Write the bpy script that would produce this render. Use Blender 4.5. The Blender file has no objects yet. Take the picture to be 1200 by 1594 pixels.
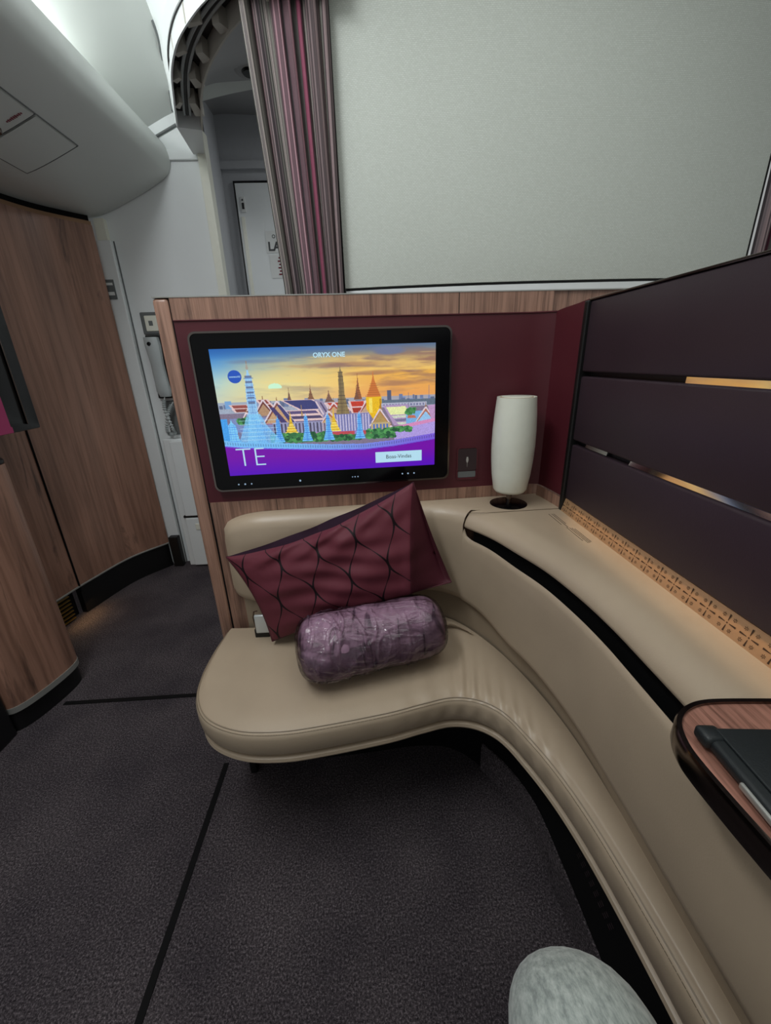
import bpy, bmesh, math, random
import numpy as np
from mathutils import Vector, Matrix, Quaternion
random.seed(7)
sc = bpy.context.scene
COL = sc.collection

# ------------------------------------------------------------------ camera
EYE = Vector((0, 0, 1.18)); FPX = 627.0
_d = Vector((55, 1663, 627)).normalized()
_g = Vector((-35, -235, 627)); _g = (_g - _g.dot(_d) * _d).normalized()
_r = _d.cross(_g)
CM = Matrix((_r, _g, -_d))                      # rows: picture axes -> world
cam = bpy.data.cameras.new('camera'); camo = bpy.data.objects.new('camera', cam); COL.objects.link(camo)
cx, cy, cz = CM.col[0], CM.col[1], CM.col[2]
R = Matrix((( cx[0], -cy[0], -cz[0]), (cx[1], -cy[1], -cz[1]), (cx[2], -cy[2], -cz[2])))
camo.matrix_world = Matrix.Translation(EYE) @ R.to_4x4()
cam.sensor_fit = 'HORIZONTAL'; cam.sensor_width = 36; cam.lens = 36 * FPX / 1200
cam.clip_start = 0.02; cam.clip_end = 60
sc.camera = camo
def ray(px, py): return CM @ Vector((px - 600, py - 797, FPX))
def atZ(px, py, z): v = ray(px, py); return EYE + v * ((z - EYE.z) / v.z)
def atY(px, py, y): v = ray(px, py); return EYE + v * (y / v.y)
def atX(px, py, x): v = ray(px, py); return EYE + v * (x / v.x)

# ------------------------------------------------------------------ world, lights, exposure
sc.view_settings.view_transform = 'Standard'; sc.view_settings.look = 'None'
sc.view_settings.gamma = 1; sc.view_settings.exposure = -0.1
w = bpy.data.worlds.new('world'); sc.world = w; w.use_nodes = True
w.node_tree.nodes['Background'].inputs[0].default_value = (0.93, 0.96, 0.96, 1)
w.node_tree.nodes['Background'].inputs[1].default_value = 0.38
def area(name, loc, target, sx, sy, power, col):
    l = bpy.data.lights.new(name, 'AREA'); l.shape = 'RECTANGLE'; l.size = sx; l.size_y = sy
    l.energy = power; l.color = col
    o = bpy.data.objects.new(name, l); COL.objects.link(o); o.location = loc
    o.rotation_euler = (Vector(target) - Vector(loc)).to_track_quat('-Z', 'Y').to_euler()
    return o
def strip(name, loc, rot, sx, sy, power, col):
    o = area(name, loc, (loc[0], loc[1], loc[2] - 1), sx, sy, power, col); o.rotation_euler = rot; return o
# cove strip above the overhead bin, washing the ceiling
strip('cove_light', (-1.10, 0.9, 2.27), (0, math.radians(-115), 0), 0.06, 2.9, 8.5, (0.96, 1.0, 1.0))
# added fill over the aisle, brightening bin, walls and carpet
strip('aisle_fill', (-0.70, 0.45, 2.42), (math.radians(14), math.radians(4), 0), 0.2, 1.2, 19.0, (0.95, 0.98, 1.0))
strip('lobby_light', (.1, 2.4, 2.36), (0, 0, 0), 0.25, 0.25, 2.6, (0.95, 0.98, 1.0))
# cabin ceiling wash over the suite
area('ceiling_wash_light', (0.45, 0.35, 2.36), (0.4, 0.5, 0), 1.3, 1.5, 9.0, (0.96, 0.99, 0.96))
# warm strips
strip('console_strip_light', (0.503, 0.45, 0.822), (0, math.radians(25), 0), 0.006, 0.95, 0.075, (1.0, 0.66, 0.36))
strip('louvre_light', (-1.47, 1.80, 0.075), (0, math.radians(-50), 0), 0.04, 0.2, 0.16, (1.0, 0.6, 0.25))

# ------------------------------------------------------------------ materials
def lin(c):
    return tuple(((x / 255) / 12.92 if x / 255 <= .04045 else ((x / 255 + .055) / 1.055) ** 2.4) for x in c) + (1,)
MATS = {}
class NT:
    def __init__(s, name):
        s.m = bpy.data.materials.new(name); s.m.use_nodes = True; s.t = s.m.node_tree
        s.b = s.t.nodes['Principled BSDF']; MATS[name] = s.m
    def n(s, typ, **kw):
        nd = s.t.nodes.new(typ)
        for k, v in kw.items():
            if k in nd.inputs: nd.inputs[k].default_value = v
            else: setattr(nd, k, v)
        return nd
    def l(s, a, b): s.t.links.new(a, b)
    def coords(s, scale=(1, 1, 1), kind='Object', rot=(0, 0, 0)):
        tc = s.n('ShaderNodeTexCoord'); mp = s.n('ShaderNodeMapping')
        mp.inputs['Scale'].default_value = scale; mp.inputs['Rotation'].default_value = rot
        s.l(tc.outputs[kind], mp.inputs['Vector']); return mp.outputs[0]
    def ramp(s, fac, stops, interp='LINEAR'):
        r = s.n('ShaderNodeValToRGB'); r.color_ramp.interpolation = interp
        e = r.color_ramp.elements
        while len(e) < len(stops): e.new(.5)
        for i, (p, c) in enumerate(stops): e[i].position = p; e[i].color = c
        s.l(fac, r.inputs[0]); return r.outputs[0]
    def bump(s, h, strength=.3, dist=.002):
        b = s.n('ShaderNodeBump'); b.inputs['Strength'].default_value = strength; b.inputs['Distance'].default_value = dist
        s.l(h, b.inputs['Height']); s.l(b.outputs[0], s.b.inputs['Normal'])
def plain(name, c, rough=.5, metal=0, coat=0, spec=.5, noise=0, nscale=40, bump=0, bscale=200, bdist=.001):
    t = NT(name); t.b.inputs['Roughness'].default_value = rough; t.b.inputs['Metallic'].default_value = metal
    t.b.inputs['Coat Weight'].default_value = coat; t.b.inputs['Specular IOR Level'].default_value = spec
    t.b.inputs['Coat Roughness'].default_value = .08
    base = lin(c)
    nz = t.n('ShaderNodeTexNoise', Scale=nscale, Detail=3.0); t.l(t.coords(), nz.inputs['Vector'])
    k = max(noise, .02)
    lo = tuple(x * (1 - k) for x in base[:3]) + (1,); hi = tuple(min(1, x * (1 + k)) for x in base[:3]) + (1,)
    t.l(t.ramp(nz.outputs[0], [(.3, lo), (.7, hi)]), t.b.inputs['Base Color'])
    if bump:
        bz = t.n('ShaderNodeTexNoise', Scale=bscale, Detail=2.0); t.l(t.coords(), bz.inputs['Vector']); t.bump(bz.outputs[0], bump, bdist)
    return t.m
def wood(name, c1, c2, c3, axis, fine, vscale, streak=.5):
    t = NT(name); t.b.inputs['Roughness'].default_value = .38; t.b.inputs['Coat Weight'].default_value = .12; t.b.inputs['Coat Roughness'].default_value = .25
    sc_ = [fine, fine, fine]; sc_[axis] = vscale
    v = t.coords(tuple(sc_))
    n1 = t.n('ShaderNodeTexNoise', Scale=1.0, Detail=5.0, Roughness=.65, Distortion=.35); t.l(v, n1.inputs['Vector'])
    sc2 = [fine * 5, fine * 5, fine * 5]; sc2[axis] = vscale * 3
    n2 = t.n('ShaderNodeTexNoise', Scale=1.0, Detail=3.0, Roughness=.6); t.l(t.coords(tuple(sc2)), n2.inputs['Vector'])
    c = t.ramp(n1.outputs[0], [(.30, lin(c2)), (.5, lin(c1)), (.72, lin(tuple(min(255, x * 1.13) for x in c1)))])
    sc3 = [fine * .55, fine * .55, fine * .55]; sc3[axis] = vscale * .9
    n3 = t.n('ShaderNodeTexNoise', Scale=1.0, Detail=6.0, Roughness=.7, Distortion=1.2); t.l(t.coords(tuple(sc3)), n3.inputs['Vector'])
    m1 = t.n('ShaderNodeMix', data_type='RGBA', blend_type='MULTIPLY'); m1.inputs[0].default_value = .55
    t.l(c, m1.inputs[6]); t.l(t.ramp(n2.outputs[0], [(.35, (.5, .45, .42, 1)), (.55, (1, 1, 1, 1))]), m1.inputs[7])
    m2 = t.n('ShaderNodeMix', data_type='RGBA', blend_type='MIX')
    t.l(t.ramp(n3.outputs[0], [(.33, (streak,) * 3 + (1,)), (.42, (0, 0, 0, 1))]), m2.inputs[0])
    t.l(m1.outputs[2], m2.inputs[6]); m2.inputs[7].default_value = lin(c3)
    t.l(m2.outputs[2], t.b.inputs['Base Color']); t.bump(n2.outputs[0], .15, .0005)
    return t.m
plain('leather', (174, 156, 134), .38, noise=.05, nscale=6, bump=.25, bscale=420, bdist=.0006)
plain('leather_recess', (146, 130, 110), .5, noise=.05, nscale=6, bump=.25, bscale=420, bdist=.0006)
plain('thread', (112, 98, 80), .7)
plain('white_wall', (234, 238, 238), .5, noise=.03, nscale=3)
plain('bin_plastic', (208, 212, 208), .38, noise=.03, nscale=2, bump=.1, bscale=500, bdist=.0004)
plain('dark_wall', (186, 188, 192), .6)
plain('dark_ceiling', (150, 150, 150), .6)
plain('cream_trim', (236, 236, 222), .4)
plain('maroon_leather', (80, 24, 34), .5, noise=.06, nscale=8, bump=.3, bscale=500, bdist=.0006)
plain('aubergine_leather', (50, 36, 44), .48, noise=.08, nscale=5, bump=.3, bscale=450, bdist=.0006)
plain('black_gloss', (6, 6, 8), .16, spec=.22)
plain('black_satin', (10, 10, 11), .45)
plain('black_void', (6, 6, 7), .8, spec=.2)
plain('chrome', (205, 200, 192), .12, metal=1)
plain('polished_trim', (225, 225, 230), .10, metal=1)
plain('rim_chrome', (120, 112, 108), .15, metal=1)
plain('dark_chrome', (104, 94, 88), .16, metal=1)
plain('buckle_steel', (200, 205, 205), .3, metal=.35)
plain('silver_trim', (178, 178, 172), .35, metal=.6)
plain('grey_plastic', (176, 182, 182), .45)
plain('slate_plastic', (104, 108, 108), .5)
plain('ivory_enamel', (226, 228, 214), .30, coat=.2)
plain('gold_metal', (190, 150, 112), .34, metal=.3)
plain('gold_hole', (58, 38, 22), .6)
plain('louvre_gold', (150, 120, 60), .3, metal=.7)
plain('rubber_seam', (9, 8, 9), .8, spec=.2)
plain('brown_trim', (140, 104, 72), .4)
plain('icon_grey', (170, 166, 160), .5)
plain('print_dark', (84, 74, 62), .6)
plain('print_grey', (70, 72, 74), .6)
plain('print_red', (120, 30, 48), .6)
plain('paper_white', (228, 230, 228), .6)
plain('aubergine_plastic', (50, 36, 40), .4)
plain('pillow_edge', (44, 28, 40), .9, spec=.1)
plain('track_metal', (58, 56, 56), .6)
plain('rib_plastic', (186, 182, 172), .5)
plain('tablet_black', (20, 26, 28), .5, bump=.2, bscale=600)
plain('sock', (60, 60, 64), .9)
wood('partition_wood', (158, 122, 104), (108, 80, 68), (70, 50, 44), 2, 60, 2.2, .55)
wood('cabinet_wood', (150, 112, 94), (118, 86, 72), (60, 44, 38), 2, 11, .8, .9)
wood('table_wood', (166, 118, 102), (110, 74, 62), (66, 44, 38), 1, 70, 5, .8)

def m_panel():
    t = NT('woven_panel'); t.b.inputs['Roughness'].default_value = .62
    b = t.n('ShaderNodeTexBrick', Scale=60.0); t.l(t.coords((1, 1, 1), rot=(math.radians(90), 0, 0)), b.inputs['Vector'])
    b.inputs['Color1'].default_value = lin((206, 211, 203)); b.inputs['Color2'].default_value = lin((198, 203, 194)); b.inputs['Mortar'].default_value = lin((189, 194, 186))
    b.inputs['Mortar Size'].default_value = .035
    nz = t.n('ShaderNodeTexNoise', Scale=260.0); t.l(t.coords(), nz.inputs['Vector'])
    mx = t.n('ShaderNodeMix', data_type='RGBA', blend_type='MULTIPLY'); mx.inputs[0].default_value = .25
    t.l(b.outputs[0], mx.inputs[6]); t.l(t.ramp(nz.outputs[0], [(.35, (.8, .8, .8, 1)), (.65, (1, 1, 1, 1))]), mx.inputs[7])
    t.l(mx.outputs[2], t.b.inputs['Base Color']); t.bump(nz.outputs[0], .3, .0008)
m_panel()
def m_carpet():
    t = NT('carpet'); t.b.inputs['Roughness'].default_value = .95; t.b.inputs['Specular IOR Level'].default_value = .1
    a = t.n('ShaderNodeTexNoise', Scale=230.0, Detail=4.0, Roughness=.85); t.l(t.coords(), a.inputs['Vector'])
    b = t.n('ShaderNodeTexNoise', Scale=4.5, Detail=4.0); t.l(t.coords(), b.inputs['Vector'])
    c = t.ramp(a.outputs[0], [(.36, lin((28, 26, 28))), (.52, lin((80, 74, 78))), (.68, lin((146, 138, 142)))])
    d = t.ramp(b.outputs[0], [(.35, (.70, .68, .70, 1)), (.62, (1.05, 1.02, 1.0, 1))])
    mx = t.n('ShaderNodeMix', data_type='RGBA', blend_type='MULTIPLY'); mx.inputs[0].default_value = 1
    t.l(c, mx.inputs[6]); t.l(d, mx.inputs[7]); t.l(mx.outputs[2], t.b.inputs['Base Color']); t.bump(a.outputs[0], .8, .004)
m_carpet()
def m_curtain():
    t = NT('curtain_fabric'); t.b.inputs['Roughness'].default_value = .8
    uv = t.n('ShaderNodeUVMap'); sp = t.n('ShaderNodeSeparateXYZ'); t.l(uv.outputs[0], sp.inputs[0])
    def band(n, seed, stops):
        mu = t.n('ShaderNodeMath', operation='MULTIPLY'); mu.inputs[1].default_value = n; t.l(sp.outputs[0], mu.inputs[0])
        fl = t.n('ShaderNodeMath', operation='FLOOR'); t.l(mu.outputs[0], fl.inputs[0])
        ad = t.n('ShaderNodeMath', operation='ADD'); ad.inputs[1].default_value = seed; t.l(fl.outputs[0], ad.inputs[0])
        wn = t.n('ShaderNodeTexWhiteNoise', noise_dimensions='1D'); t.l(ad.outputs[0], wn.inputs['W'])
        return t.ramp(wn.outputs[0], stops, 'CONSTANT')
    wide = band(44, 3.0, [(0, lin((132, 116, 118))), (.24, lin((168, 132, 142))), (.38, lin((124, 124, 118))), (.60, lin((128, 66, 88))), (.67, lin((104, 94, 98))), (.85, lin((176, 168, 164)))])
    fine = band(210, 11.0, [(0, (.28, .26, .27, 1)), (.38, (.95, .92, .9, 1)), (.55, (.5, .47, .47, 1)), (.72, (1.25, 1.2, 1.18, 1))])
    mx = t.n('ShaderNodeMix', data_type='RGBA', blend_type='MULTIPLY'); mx.inputs[0].default_value = .9
    t.l(wide, mx.inputs[6]); t.l(fine, mx.inputs[7]); t.l(mx.outputs[2], t.b.inputs['Base Color'])
m_curtain()
def m_pillow():
    # woven ogee lines: pairs of mirrored waves
    t = NT('pillow_fabric'); t.b.inputs['Roughness'].default_value = .6; t.b.inputs['Specular IOR Level'].default_value = .25
    uv = t.n('ShaderNodeUVMap'); sp = t.n('ShaderNodeSeparateXYZ'); t.l(uv.outputs[0], sp.inputs[0])
    def mth(op, a, b=None):
        m = t.n('ShaderNodeMath', operation=op)
        if isinstance(a, (int, float)): m.inputs[0].default_value = a
        else: t.l(a, m.inputs[0])
        if b is not None:
            if isinstance(b, (int, float)): m.inputs[1].default_value = b
            else: t.l(b, m.inputs[1])
        return m.outputs[0]
    U = mth('MULTIPLY', sp.outputs[0], 5.0); V = mth('MULTIPLY', sp.outputs[1], math.pi * 2.6)
    wave = mth('MULTIPLY', mth('SINE', V), .25)
    tw = mth('MULTIPLY', mth('ABSOLUTE', mth('COSINE', V)), .0)
    def line(sgn, off):
        q = mth('ADD', mth('ADD', U, mth('MULTIPLY', wave, sgn)), off)
        fr = mth('ABSOLUTE', mth('SUBTRACT', mth('FRACT', q), .5))
        wd = mth('ADD', mth('MULTIPLY', mth('ABSOLUTE', mth('SINE', V)), .020), .010)
        return mth('LESS_THAN', fr, wd)
    ln = mth('MAXIMUM', line(1, 0), line(-1, .5))
    side = mth('GREATER_THAN', sp.outputs[0], mth('SUBTRACT', 1.0, mth('MULTIPLY', mth('POWER', sp.outputs[1], .85), .22)))
    ln = mth('MULTIPLY', ln, mth('SUBTRACT', 1.0, side))
    mx = t.n('ShaderNodeMix', data_type='RGBA'); t.l(ln, mx.inputs[0])
    mx.inputs[6].default_value = lin((100, 44, 55)); mx.inputs[7].default_value = lin((22, 9, 15))
    m2 = t.n('ShaderNodeMix', data_type='RGBA'); t.l(side, m2.inputs[0]); t.l(mx.outputs[2], m2.inputs[6]); m2.inputs[7].default_value = lin((72, 27, 38))
    t.l(m2.outputs[2], t.b.inputs['Base Color'])
    nz = t.n('ShaderNodeTexNoise', Scale=9.0, Detail=2.0, Distortion=1.0); t.l(t.coords(), nz.inputs['Vector']); t.bump(nz.outputs[0], .5, .006)
m_pillow()
plain('pillow_back_fabric', (74, 26, 36), .6, noise=.1, nscale=12)
def m_bolster():
    t = NT('bolster_fabric'); t.b.inputs['Roughness'].default_value = .75
    nz = t.n('ShaderNodeTexNoise', Scale=1.0, Detail=3.0, Distortion=.9); t.l(t.coords((34, 6, 6), rot=(0, 0, -.25)), nz.inputs['Vector'])
    t.l(t.ramp(nz.outputs[0], [(.36, lin((78, 52, 72))), (.43, lin((140, 106, 128))), (.7, lin((160, 126, 148)))]), t.b.inputs['Base Color'])  # shade of the wrinkles painted into the colour, following the bump
    t.bump(nz.outputs[0], .35, .006)
m_bolster()
def m_film():
    t = NT('clear_film')
    t.b.inputs['Roughness'].default_value = .10; t.b.inputs['Base Color'].default_value = (.95, .95, .97, 1)
    t.b.inputs['Specular IOR Level'].default_value = .9
    nz = t.n('ShaderNodeTexNoise', Scale=1.0, Detail=4.0, Distortion=1.4); t.l(t.coords((7, 22, 22)), nz.inputs['Vector'])
    vo = t.n('ShaderNodeTexVoronoi', Scale=1.0, feature='DISTANCE_TO_EDGE'); t.l(t.coords((9, 24, 24)), vo.inputs['Vector'])
    ad = t.n('ShaderNodeMath', operation='ADD'); t.l(nz.outputs[0], ad.inputs[0]); t.l(vo.outputs['Distance'], ad.inputs[1])
    t.bump(ad.outputs[0], 1.0, .010)
    tr = t.n('ShaderNodeBsdfTransparent'); gl = t.n('ShaderNodeBsdfGlossy'); gl.inputs['Roughness'].default_value = .09
    bn = [n for n in t.t.nodes if n.type == 'BUMP'][0]; t.l(bn.outputs[0], gl.inputs['Normal'])
    fr = t.n('ShaderNodeFresnel'); fr.inputs['IOR'].default_value = 1.6; t.l(bn.outputs[0], fr.inputs['Normal'])
    mu = t.n('ShaderNodeMath', operation='MULTIPLY_ADD'); t.l(fr.outputs[0], mu.inputs[0]); mu.inputs[1].default_value = .9; mu.inputs[2].default_value = .0
    ms = t.n('ShaderNodeMixShader'); t.l(mu.outputs[0], ms.inputs[0]); t.l(tr.outputs[0], ms.inputs[1]); t.l(gl.outputs[0], ms.inputs[2])
    out = [n for n in t.t.nodes if n.type == 'OUTPUT_MATERIAL'][0]; t.l(ms.outputs[0], out.inputs[0])
m_film()
def m_knit():
    t = NT('grey_knit'); t.b.inputs['Roughness'].default_value = .9; t.b.inputs['Sheen Weight'].default_value = .2
    nz = t.n('ShaderNodeTexNoise', Scale=1.0, Detail=4.0, Roughness=.7); t.l(t.coords((160, 40, 90)), nz.inputs['Vector'])
    t.l(t.ramp(nz.outputs[0], [(.35, lin((138, 146, 142))), (.55, lin((176, 184, 178))), (.7, lin((198, 204, 198)))]), t.b.inputs['Base Color'])
    t.bump(nz.outputs[0], .4, .002)
m_knit()
def m_screen():
    t = NT('screen_picture'); a = t.n('ShaderNodeVertexColor'); a.layer_name = 'picture'
    t.l(a.outputs[0], t.b.inputs['Emission Color']); t.b.inputs['Emission Strength'].default_value = 1.0
    t.b.inputs['Base Color'].default_value = (.01, .01, .01, 1); t.b.inputs['Roughness'].default_value = .3
m_screen()
def m_emit(name, c, s):
    t = NT(name); t.b.inputs['Base Color'].default_value = (.02, .02, .02, 1); t.b.inputs['Emission Color'].default_value = lin(c); t.b.inputs['Emission Strength'].default_value = s
m_emit('indicator', (170, 200, 230), .7); m_emit('magenta_display', (112, 10, 62), .6); m_emit('screen_text', (190, 235, 255), .9)

# ------------------------------------------------------------------ helpers
def tag(o, label=None, cat=None, group=None, kind=None):
    if label: o['label'] = label
    if cat: o['category'] = cat
    if group: o['group'] = group
    if kind: o['kind'] = kind
    return o
def thing(name, label, cat, loc, group=None):
    o = bpy.data.objects.new(name, None); COL.objects.link(o); o.location = loc; o.empty_display_size = .05
    return tag(o, label, cat, group)
def worldpos(o):
    v = Vector((0, 0, 0))
    while o: v = v + o.location; o = o.parent
    return v
def obj(name, bm, mat, parent=None, smooth=True, angle=40):
    """bm is authored in world coordinates; the origin is put at the parent's base"""
    off = worldpos(parent) if parent else Vector((0, 0, 0))
    if isinstance(bm, bmesh.types.BMesh):
        bmesh.ops.translate(bm, verts=bm.verts, vec=-off)
        me = bpy.data.meshes.new(name); bm.to_mesh(me); bm.free()
    else: me = bm
    ms = mat if isinstance(mat, (list, tuple)) else [mat]
    for m in ms: me.materials.append(MATS[m])
    for p in me.polygons: p.use_smooth = smooth
    if smooth: me.set_sharp_from_angle(angle=math.radians(angle))
    o = bpy.data.objects.new(name, me); COL.objects.link(o)
    if parent: o.parent = parent
    return o
def own(o):
    """moves the origin of a one-mesh thing to the middle of its base"""
    vs = [v.co for v in o.data.vertices]
    c = Vector(((min(v.x for v in vs) + max(v.x for v in vs)) / 2, (min(v.y for v in vs) + max(v.y for v in vs)) / 2, min(v.z for v in vs)))
    o.data.transform(Matrix.Translation(-c)); o.location = o.location + c
    return o
def struct(name, bm, mat, **k): o = obj(name, bm, mat, **k); o['kind'] = 'structure'; return o
def B(): return bmesh.new()
def box(bm, lo, hi, bev=0, seg=2, M=None, mi=0):
    r = bmesh.ops.create_cube(bm, size=1); vs = r['verts']
    for v in vs: v.co = Vector(((lo[i] + hi[i]) / 2 + v.co[i] * (hi[i] - lo[i]) for i in range(3)))
    fs = list({f for v in vs for f in v.link_faces})
    for f in fs: f.material_index = mi
    if bev > 0:
        es = list({e for v in vs for e in v.link_edges})
        g = bmesh.ops.bevel(bm, geom=es, offset=bev, segments=seg, profile=.5, affect='EDGES')
        vs = list({v for f in g['faces'] for v in f.verts} | {v for v in vs if v.is_valid})
    if M:
        for v in vs: v.co = M @ v.co
    return vs
def catmull(pts, n):
    """n samples through the control points (tuples of any length)"""
    P = [np.array(p, float) for p in pts]; P = [2 * P[0] - P[1]] + P + [2 * P[-1] - P[-2]]
    out = []; m = len(pts) - 1
    for i in range(n):
        t = i / (n - 1) * m; k = min(int(t), m - 1); u = t - k
        a, b, c, d = P[k:k + 4]
        out.append(.5 * (2 * b + (c - a) * u + (2 * a - 5 * b + 4 * c - d) * u * u + (3 * b - a - 3 * c + d) * u ** 3))
    return out
def grid(bm, rows, close_u=False, close_v=False, cap=False, uv=False, mi=0):
    V = [[bm.verts.new(p) for p in r] for r in rows]
    n, m = len(V), len(V[0]); fs = []
    for i in range(n if close_u else n - 1):
        for j in range(m if close_v else m - 1):
            q = (V[i][j], V[(i + 1) % n][j], V[(i + 1) % n][(j + 1) % m], V[i][(j + 1) % m])
            try:
                f = bm.faces.new(q); f.material_index = mi; fs.append((f, i, j))
            except ValueError: pass
    if uv:
        L = bm.loops.layers.uv.verify()
        for f, i, j in fs:
            for lp, (a, b) in zip(f.loops, ((i, j), (i + 1, j), (i + 1, j + 1), (i, j + 1))): lp[L].uv = (a / (n - 1), b / (m - 1))
    if cap:
        for r in (V[0], V[-1]):
            try: f = bm.faces.new(r if r is V[-1] else r[::-1]); f.material_index = mi
            except ValueError: pass
    return V
def tube(bm, pts, r, seg=8, cap=True):
    P = [Vector(p) for p in pts]; rows = []; up = None
    for i, p in enumerate(P):
        t = (P[min(i + 1, len(P) - 1)] - P[max(i - 1, 0)]).normalized()
        if up is None:
            up = Vector((0, 0, 1)) if abs(t.z) < .9 else Vector((1, 0, 0))
        up = (up - up.dot(t) * t).normalized(); s = t.cross(up)
        rr = r[i] if isinstance(r, (list, tuple)) else r
        rows.append([p + (up * math.cos(a) + s * math.sin(a)) * rr for a in [2 * math.pi * k / seg for k in range(seg)]])
    grid(bm, rows, close_v=True, cap=cap)
def prism(bm, poly, z0, z1, bev=0):
    """vertical prism over a plan outline"""
    a = [bm.verts.new((p[0], p[1], z0)) for p in poly]; b = [bm.verts.new((p[0], p[1], z1)) for p in poly]
    n = len(poly)
    fs = [bm.faces.new(a[::-1]), bm.faces.new(b)] + [bm.faces.new((a[i], a[(i + 1) % n], b[(i + 1) % n], b[i])) for i in range(n)]
    bmesh.ops.recalc_face_normals(bm, faces=fs)
    if bev:
        es = [e for f in fs[:2] for e in f.edges]
        bmesh.ops.bevel(bm, geom=es, offset=bev, segments=3, profile=.5, affect='EDGES')
def lathe(bm, prof, c, seg=40):
    rows = [[Vector((c[0] + r * math.cos(a), c[1] + r * math.sin(a), c[2] + z)) for a in [2 * math.pi * k / seg for k in range(seg)]] for r, z in prof]
    grid(bm, rows, close_v=True)
    bmesh.ops.remove_doubles(bm, verts=bm.verts, dist=1e-6)
def wallstrip(bm, pts, z0, z1, th, side=1):
    """upright sheet with thickness along a plan polyline"""
    P = [Vector((p[0], p[1], 0)) for p in pts]; rows = []
    for i, p in enumerate(P):
        t = (P[min(i + 1, len(P) - 1)] - P[max(i - 1, 0)]).normalized(); n = Vector((-t.y, t.x, 0)) * side * th
        rows.append([p + Vector((0, 0, z0)), p + Vector((0, 0, z1)), p + n + Vector((0, 0, z1)), p + n + Vector((0, 0, z0))])
    grid(bm, rows, close_v=True, cap=True); bmesh.ops.recalc_face_normals(bm, faces=bm.faces)
def text_bm(s, size, M, ext=.0004, font_offset=0, align='CENTER'):
    cu = bpy.data.curves.new('t', 'FONT'); cu.body = s; cu.size = size; cu.extrude = ext; cu.align_x = align; cu.align_y = 'CENTER'; cu.offset = font_offset
    cu.resolution_u = 3
    o = bpy.data.objects.new('t', cu); COL.objects.link(o); dg = bpy.context.evaluated_depsgraph_get()
    me = bpy.data.meshes.new_from_object(o.evaluated_get(dg)); bm = B(); bm.from_mesh(me)
    bpy.data.objects.remove(o); bpy.data.curves.remove(cu); bpy.data.meshes.remove(me)
    for v in bm.verts: v.co = M @ v.co
    return bm
# partition frame: u along the face, v towards the seat, z up
PA = math.radians(3); PU = Vector((math.cos(PA), math.sin(PA), 0)); PN = Vector((math.sin(PA), -math.cos(PA), 0)); P0 = Vector((0, 1.1, 0))
def PW(u, v, z): return P0 + PU * u + PN * v + Vector((0, 0, z))
PMAT = Matrix.Translation(P0) @ Matrix((PU, PN, Vector((0, 0, 1)))).transposed().to_4x4()   # (u,v,z)
def pbox(bm, lo, hi, bev=0, seg=2): box(bm, lo, hi, bev, seg, PMAT); bmesh.ops.recalc_face_normals(bm, faces=bm.faces)
def rrect(u0, u1, z0, z1, r, n=6):
    out = []
    for cxx, czz, a0 in ((u1 - r, z1 - r, 0), (u0 + r, z1 - r, 90), (u0 + r, z0 + r, 180), (u1 - r, z0 + r, 270)):
        for k in range(n + 1):
            a = math.radians(a0 + 90 * k / n); out.append((cxx + r * math.cos(a), czz + r * math.sin(a)))
    return out

# ------------------------------------------------------------------ structure
bm = B(); box(bm, (-2.6, -1.6, -.03), (2.4, 3.6, 0)); struct('floor', bm, 'carpet', smooth=False)
bm = B()
box(bm, (-1.19, 1.228, 0), (-.478, 1.244, .003)); o = obj('carpet_seam', bm, 'rubber_seam', smooth=False)
tag(o, 'dark seam strip crossing the carpet beside the small cushioned bench', 'seam'); own(o)
bm = B(); box(bm, (-.499, -.6, 0), (-.484, .94, .003)); o = obj('carpet_seam', bm, 'rubber_seam', smooth=False)
tag(o, 'long dark carpet seam running from the bench towards the bottom of the photo', 'seam'); own(o)

# cabin ceiling with its cove
cp = catmull([(-1.30, 2.22), (-1.12, 2.34), (-.95, 2.43), (-.7, 2.52), (-.3, 2.58), (.3, 2.6), (1.0, 2.58), (1.7, 2.5), (2.4, 2.2)], 40)
def drop(y): return .225 * max(0, (y - 1.6) / .8) ** 2
bm = B(); ys = [-1.4, -.6, .2, 1.0, 1.6] + [1.6 + .08 * k for k in range(1, 11)]
grid(bm, [[Vector((p[0], y, p[1] - drop(y))) for p in cp] for y in ys]); grid(bm, [[Vector((p[0], y, p[1] + .03 - drop(y))) for p in cp] for y in ys])
struct('ceiling', bm, 'bin_plastic')
# cross wall at the end of the aisle
bm = B()
box(bm, (-2.3, 2.4, 0), (-.705, 2.46, 2.10)); box(bm, (-2.3, 2.40, 2.125), (-.70, 2.46, 2.36))
struct('wall_back', bm, 'white_wall', smooth=False)
bm = B(); box(bm, (-.90, 2.385, 2.085), (-.70, 2.40, 2.125), .003); struct('trim_1', bm, 'white_wall', smooth=False)
bm = B(); box(bm, (-.722, 2.37, 0), (-.682, 2.43, 2.19), .002); struct('trim_2', bm, 'cream_trim', smooth=False)
bm = B()
grid(bm, [[(-.69, 2.43, z) for z in (0, 2.6)], [(-.735, 2.8, z) for z in (0, 2.6)]]); grid(bm, [[(-.76, 2.43, z) for z in (0, 2.6)], [(-.80, 2.8, z) for z in (0, 2.6)]])
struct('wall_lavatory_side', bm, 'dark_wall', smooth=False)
bm = B()
box(bm, (-.80, 2.8, 0), (.8, 2.86, 2.21)); box(bm, (-.8, 2.775, 2.19), (.8, 2.8, 2.225))
vs = box(bm, (-.8, 2.8, 2.225), (.8, 2.86, 2.5))
struct('wall_lavatory', bm, 'dark_wall', smooth=False)
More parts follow.
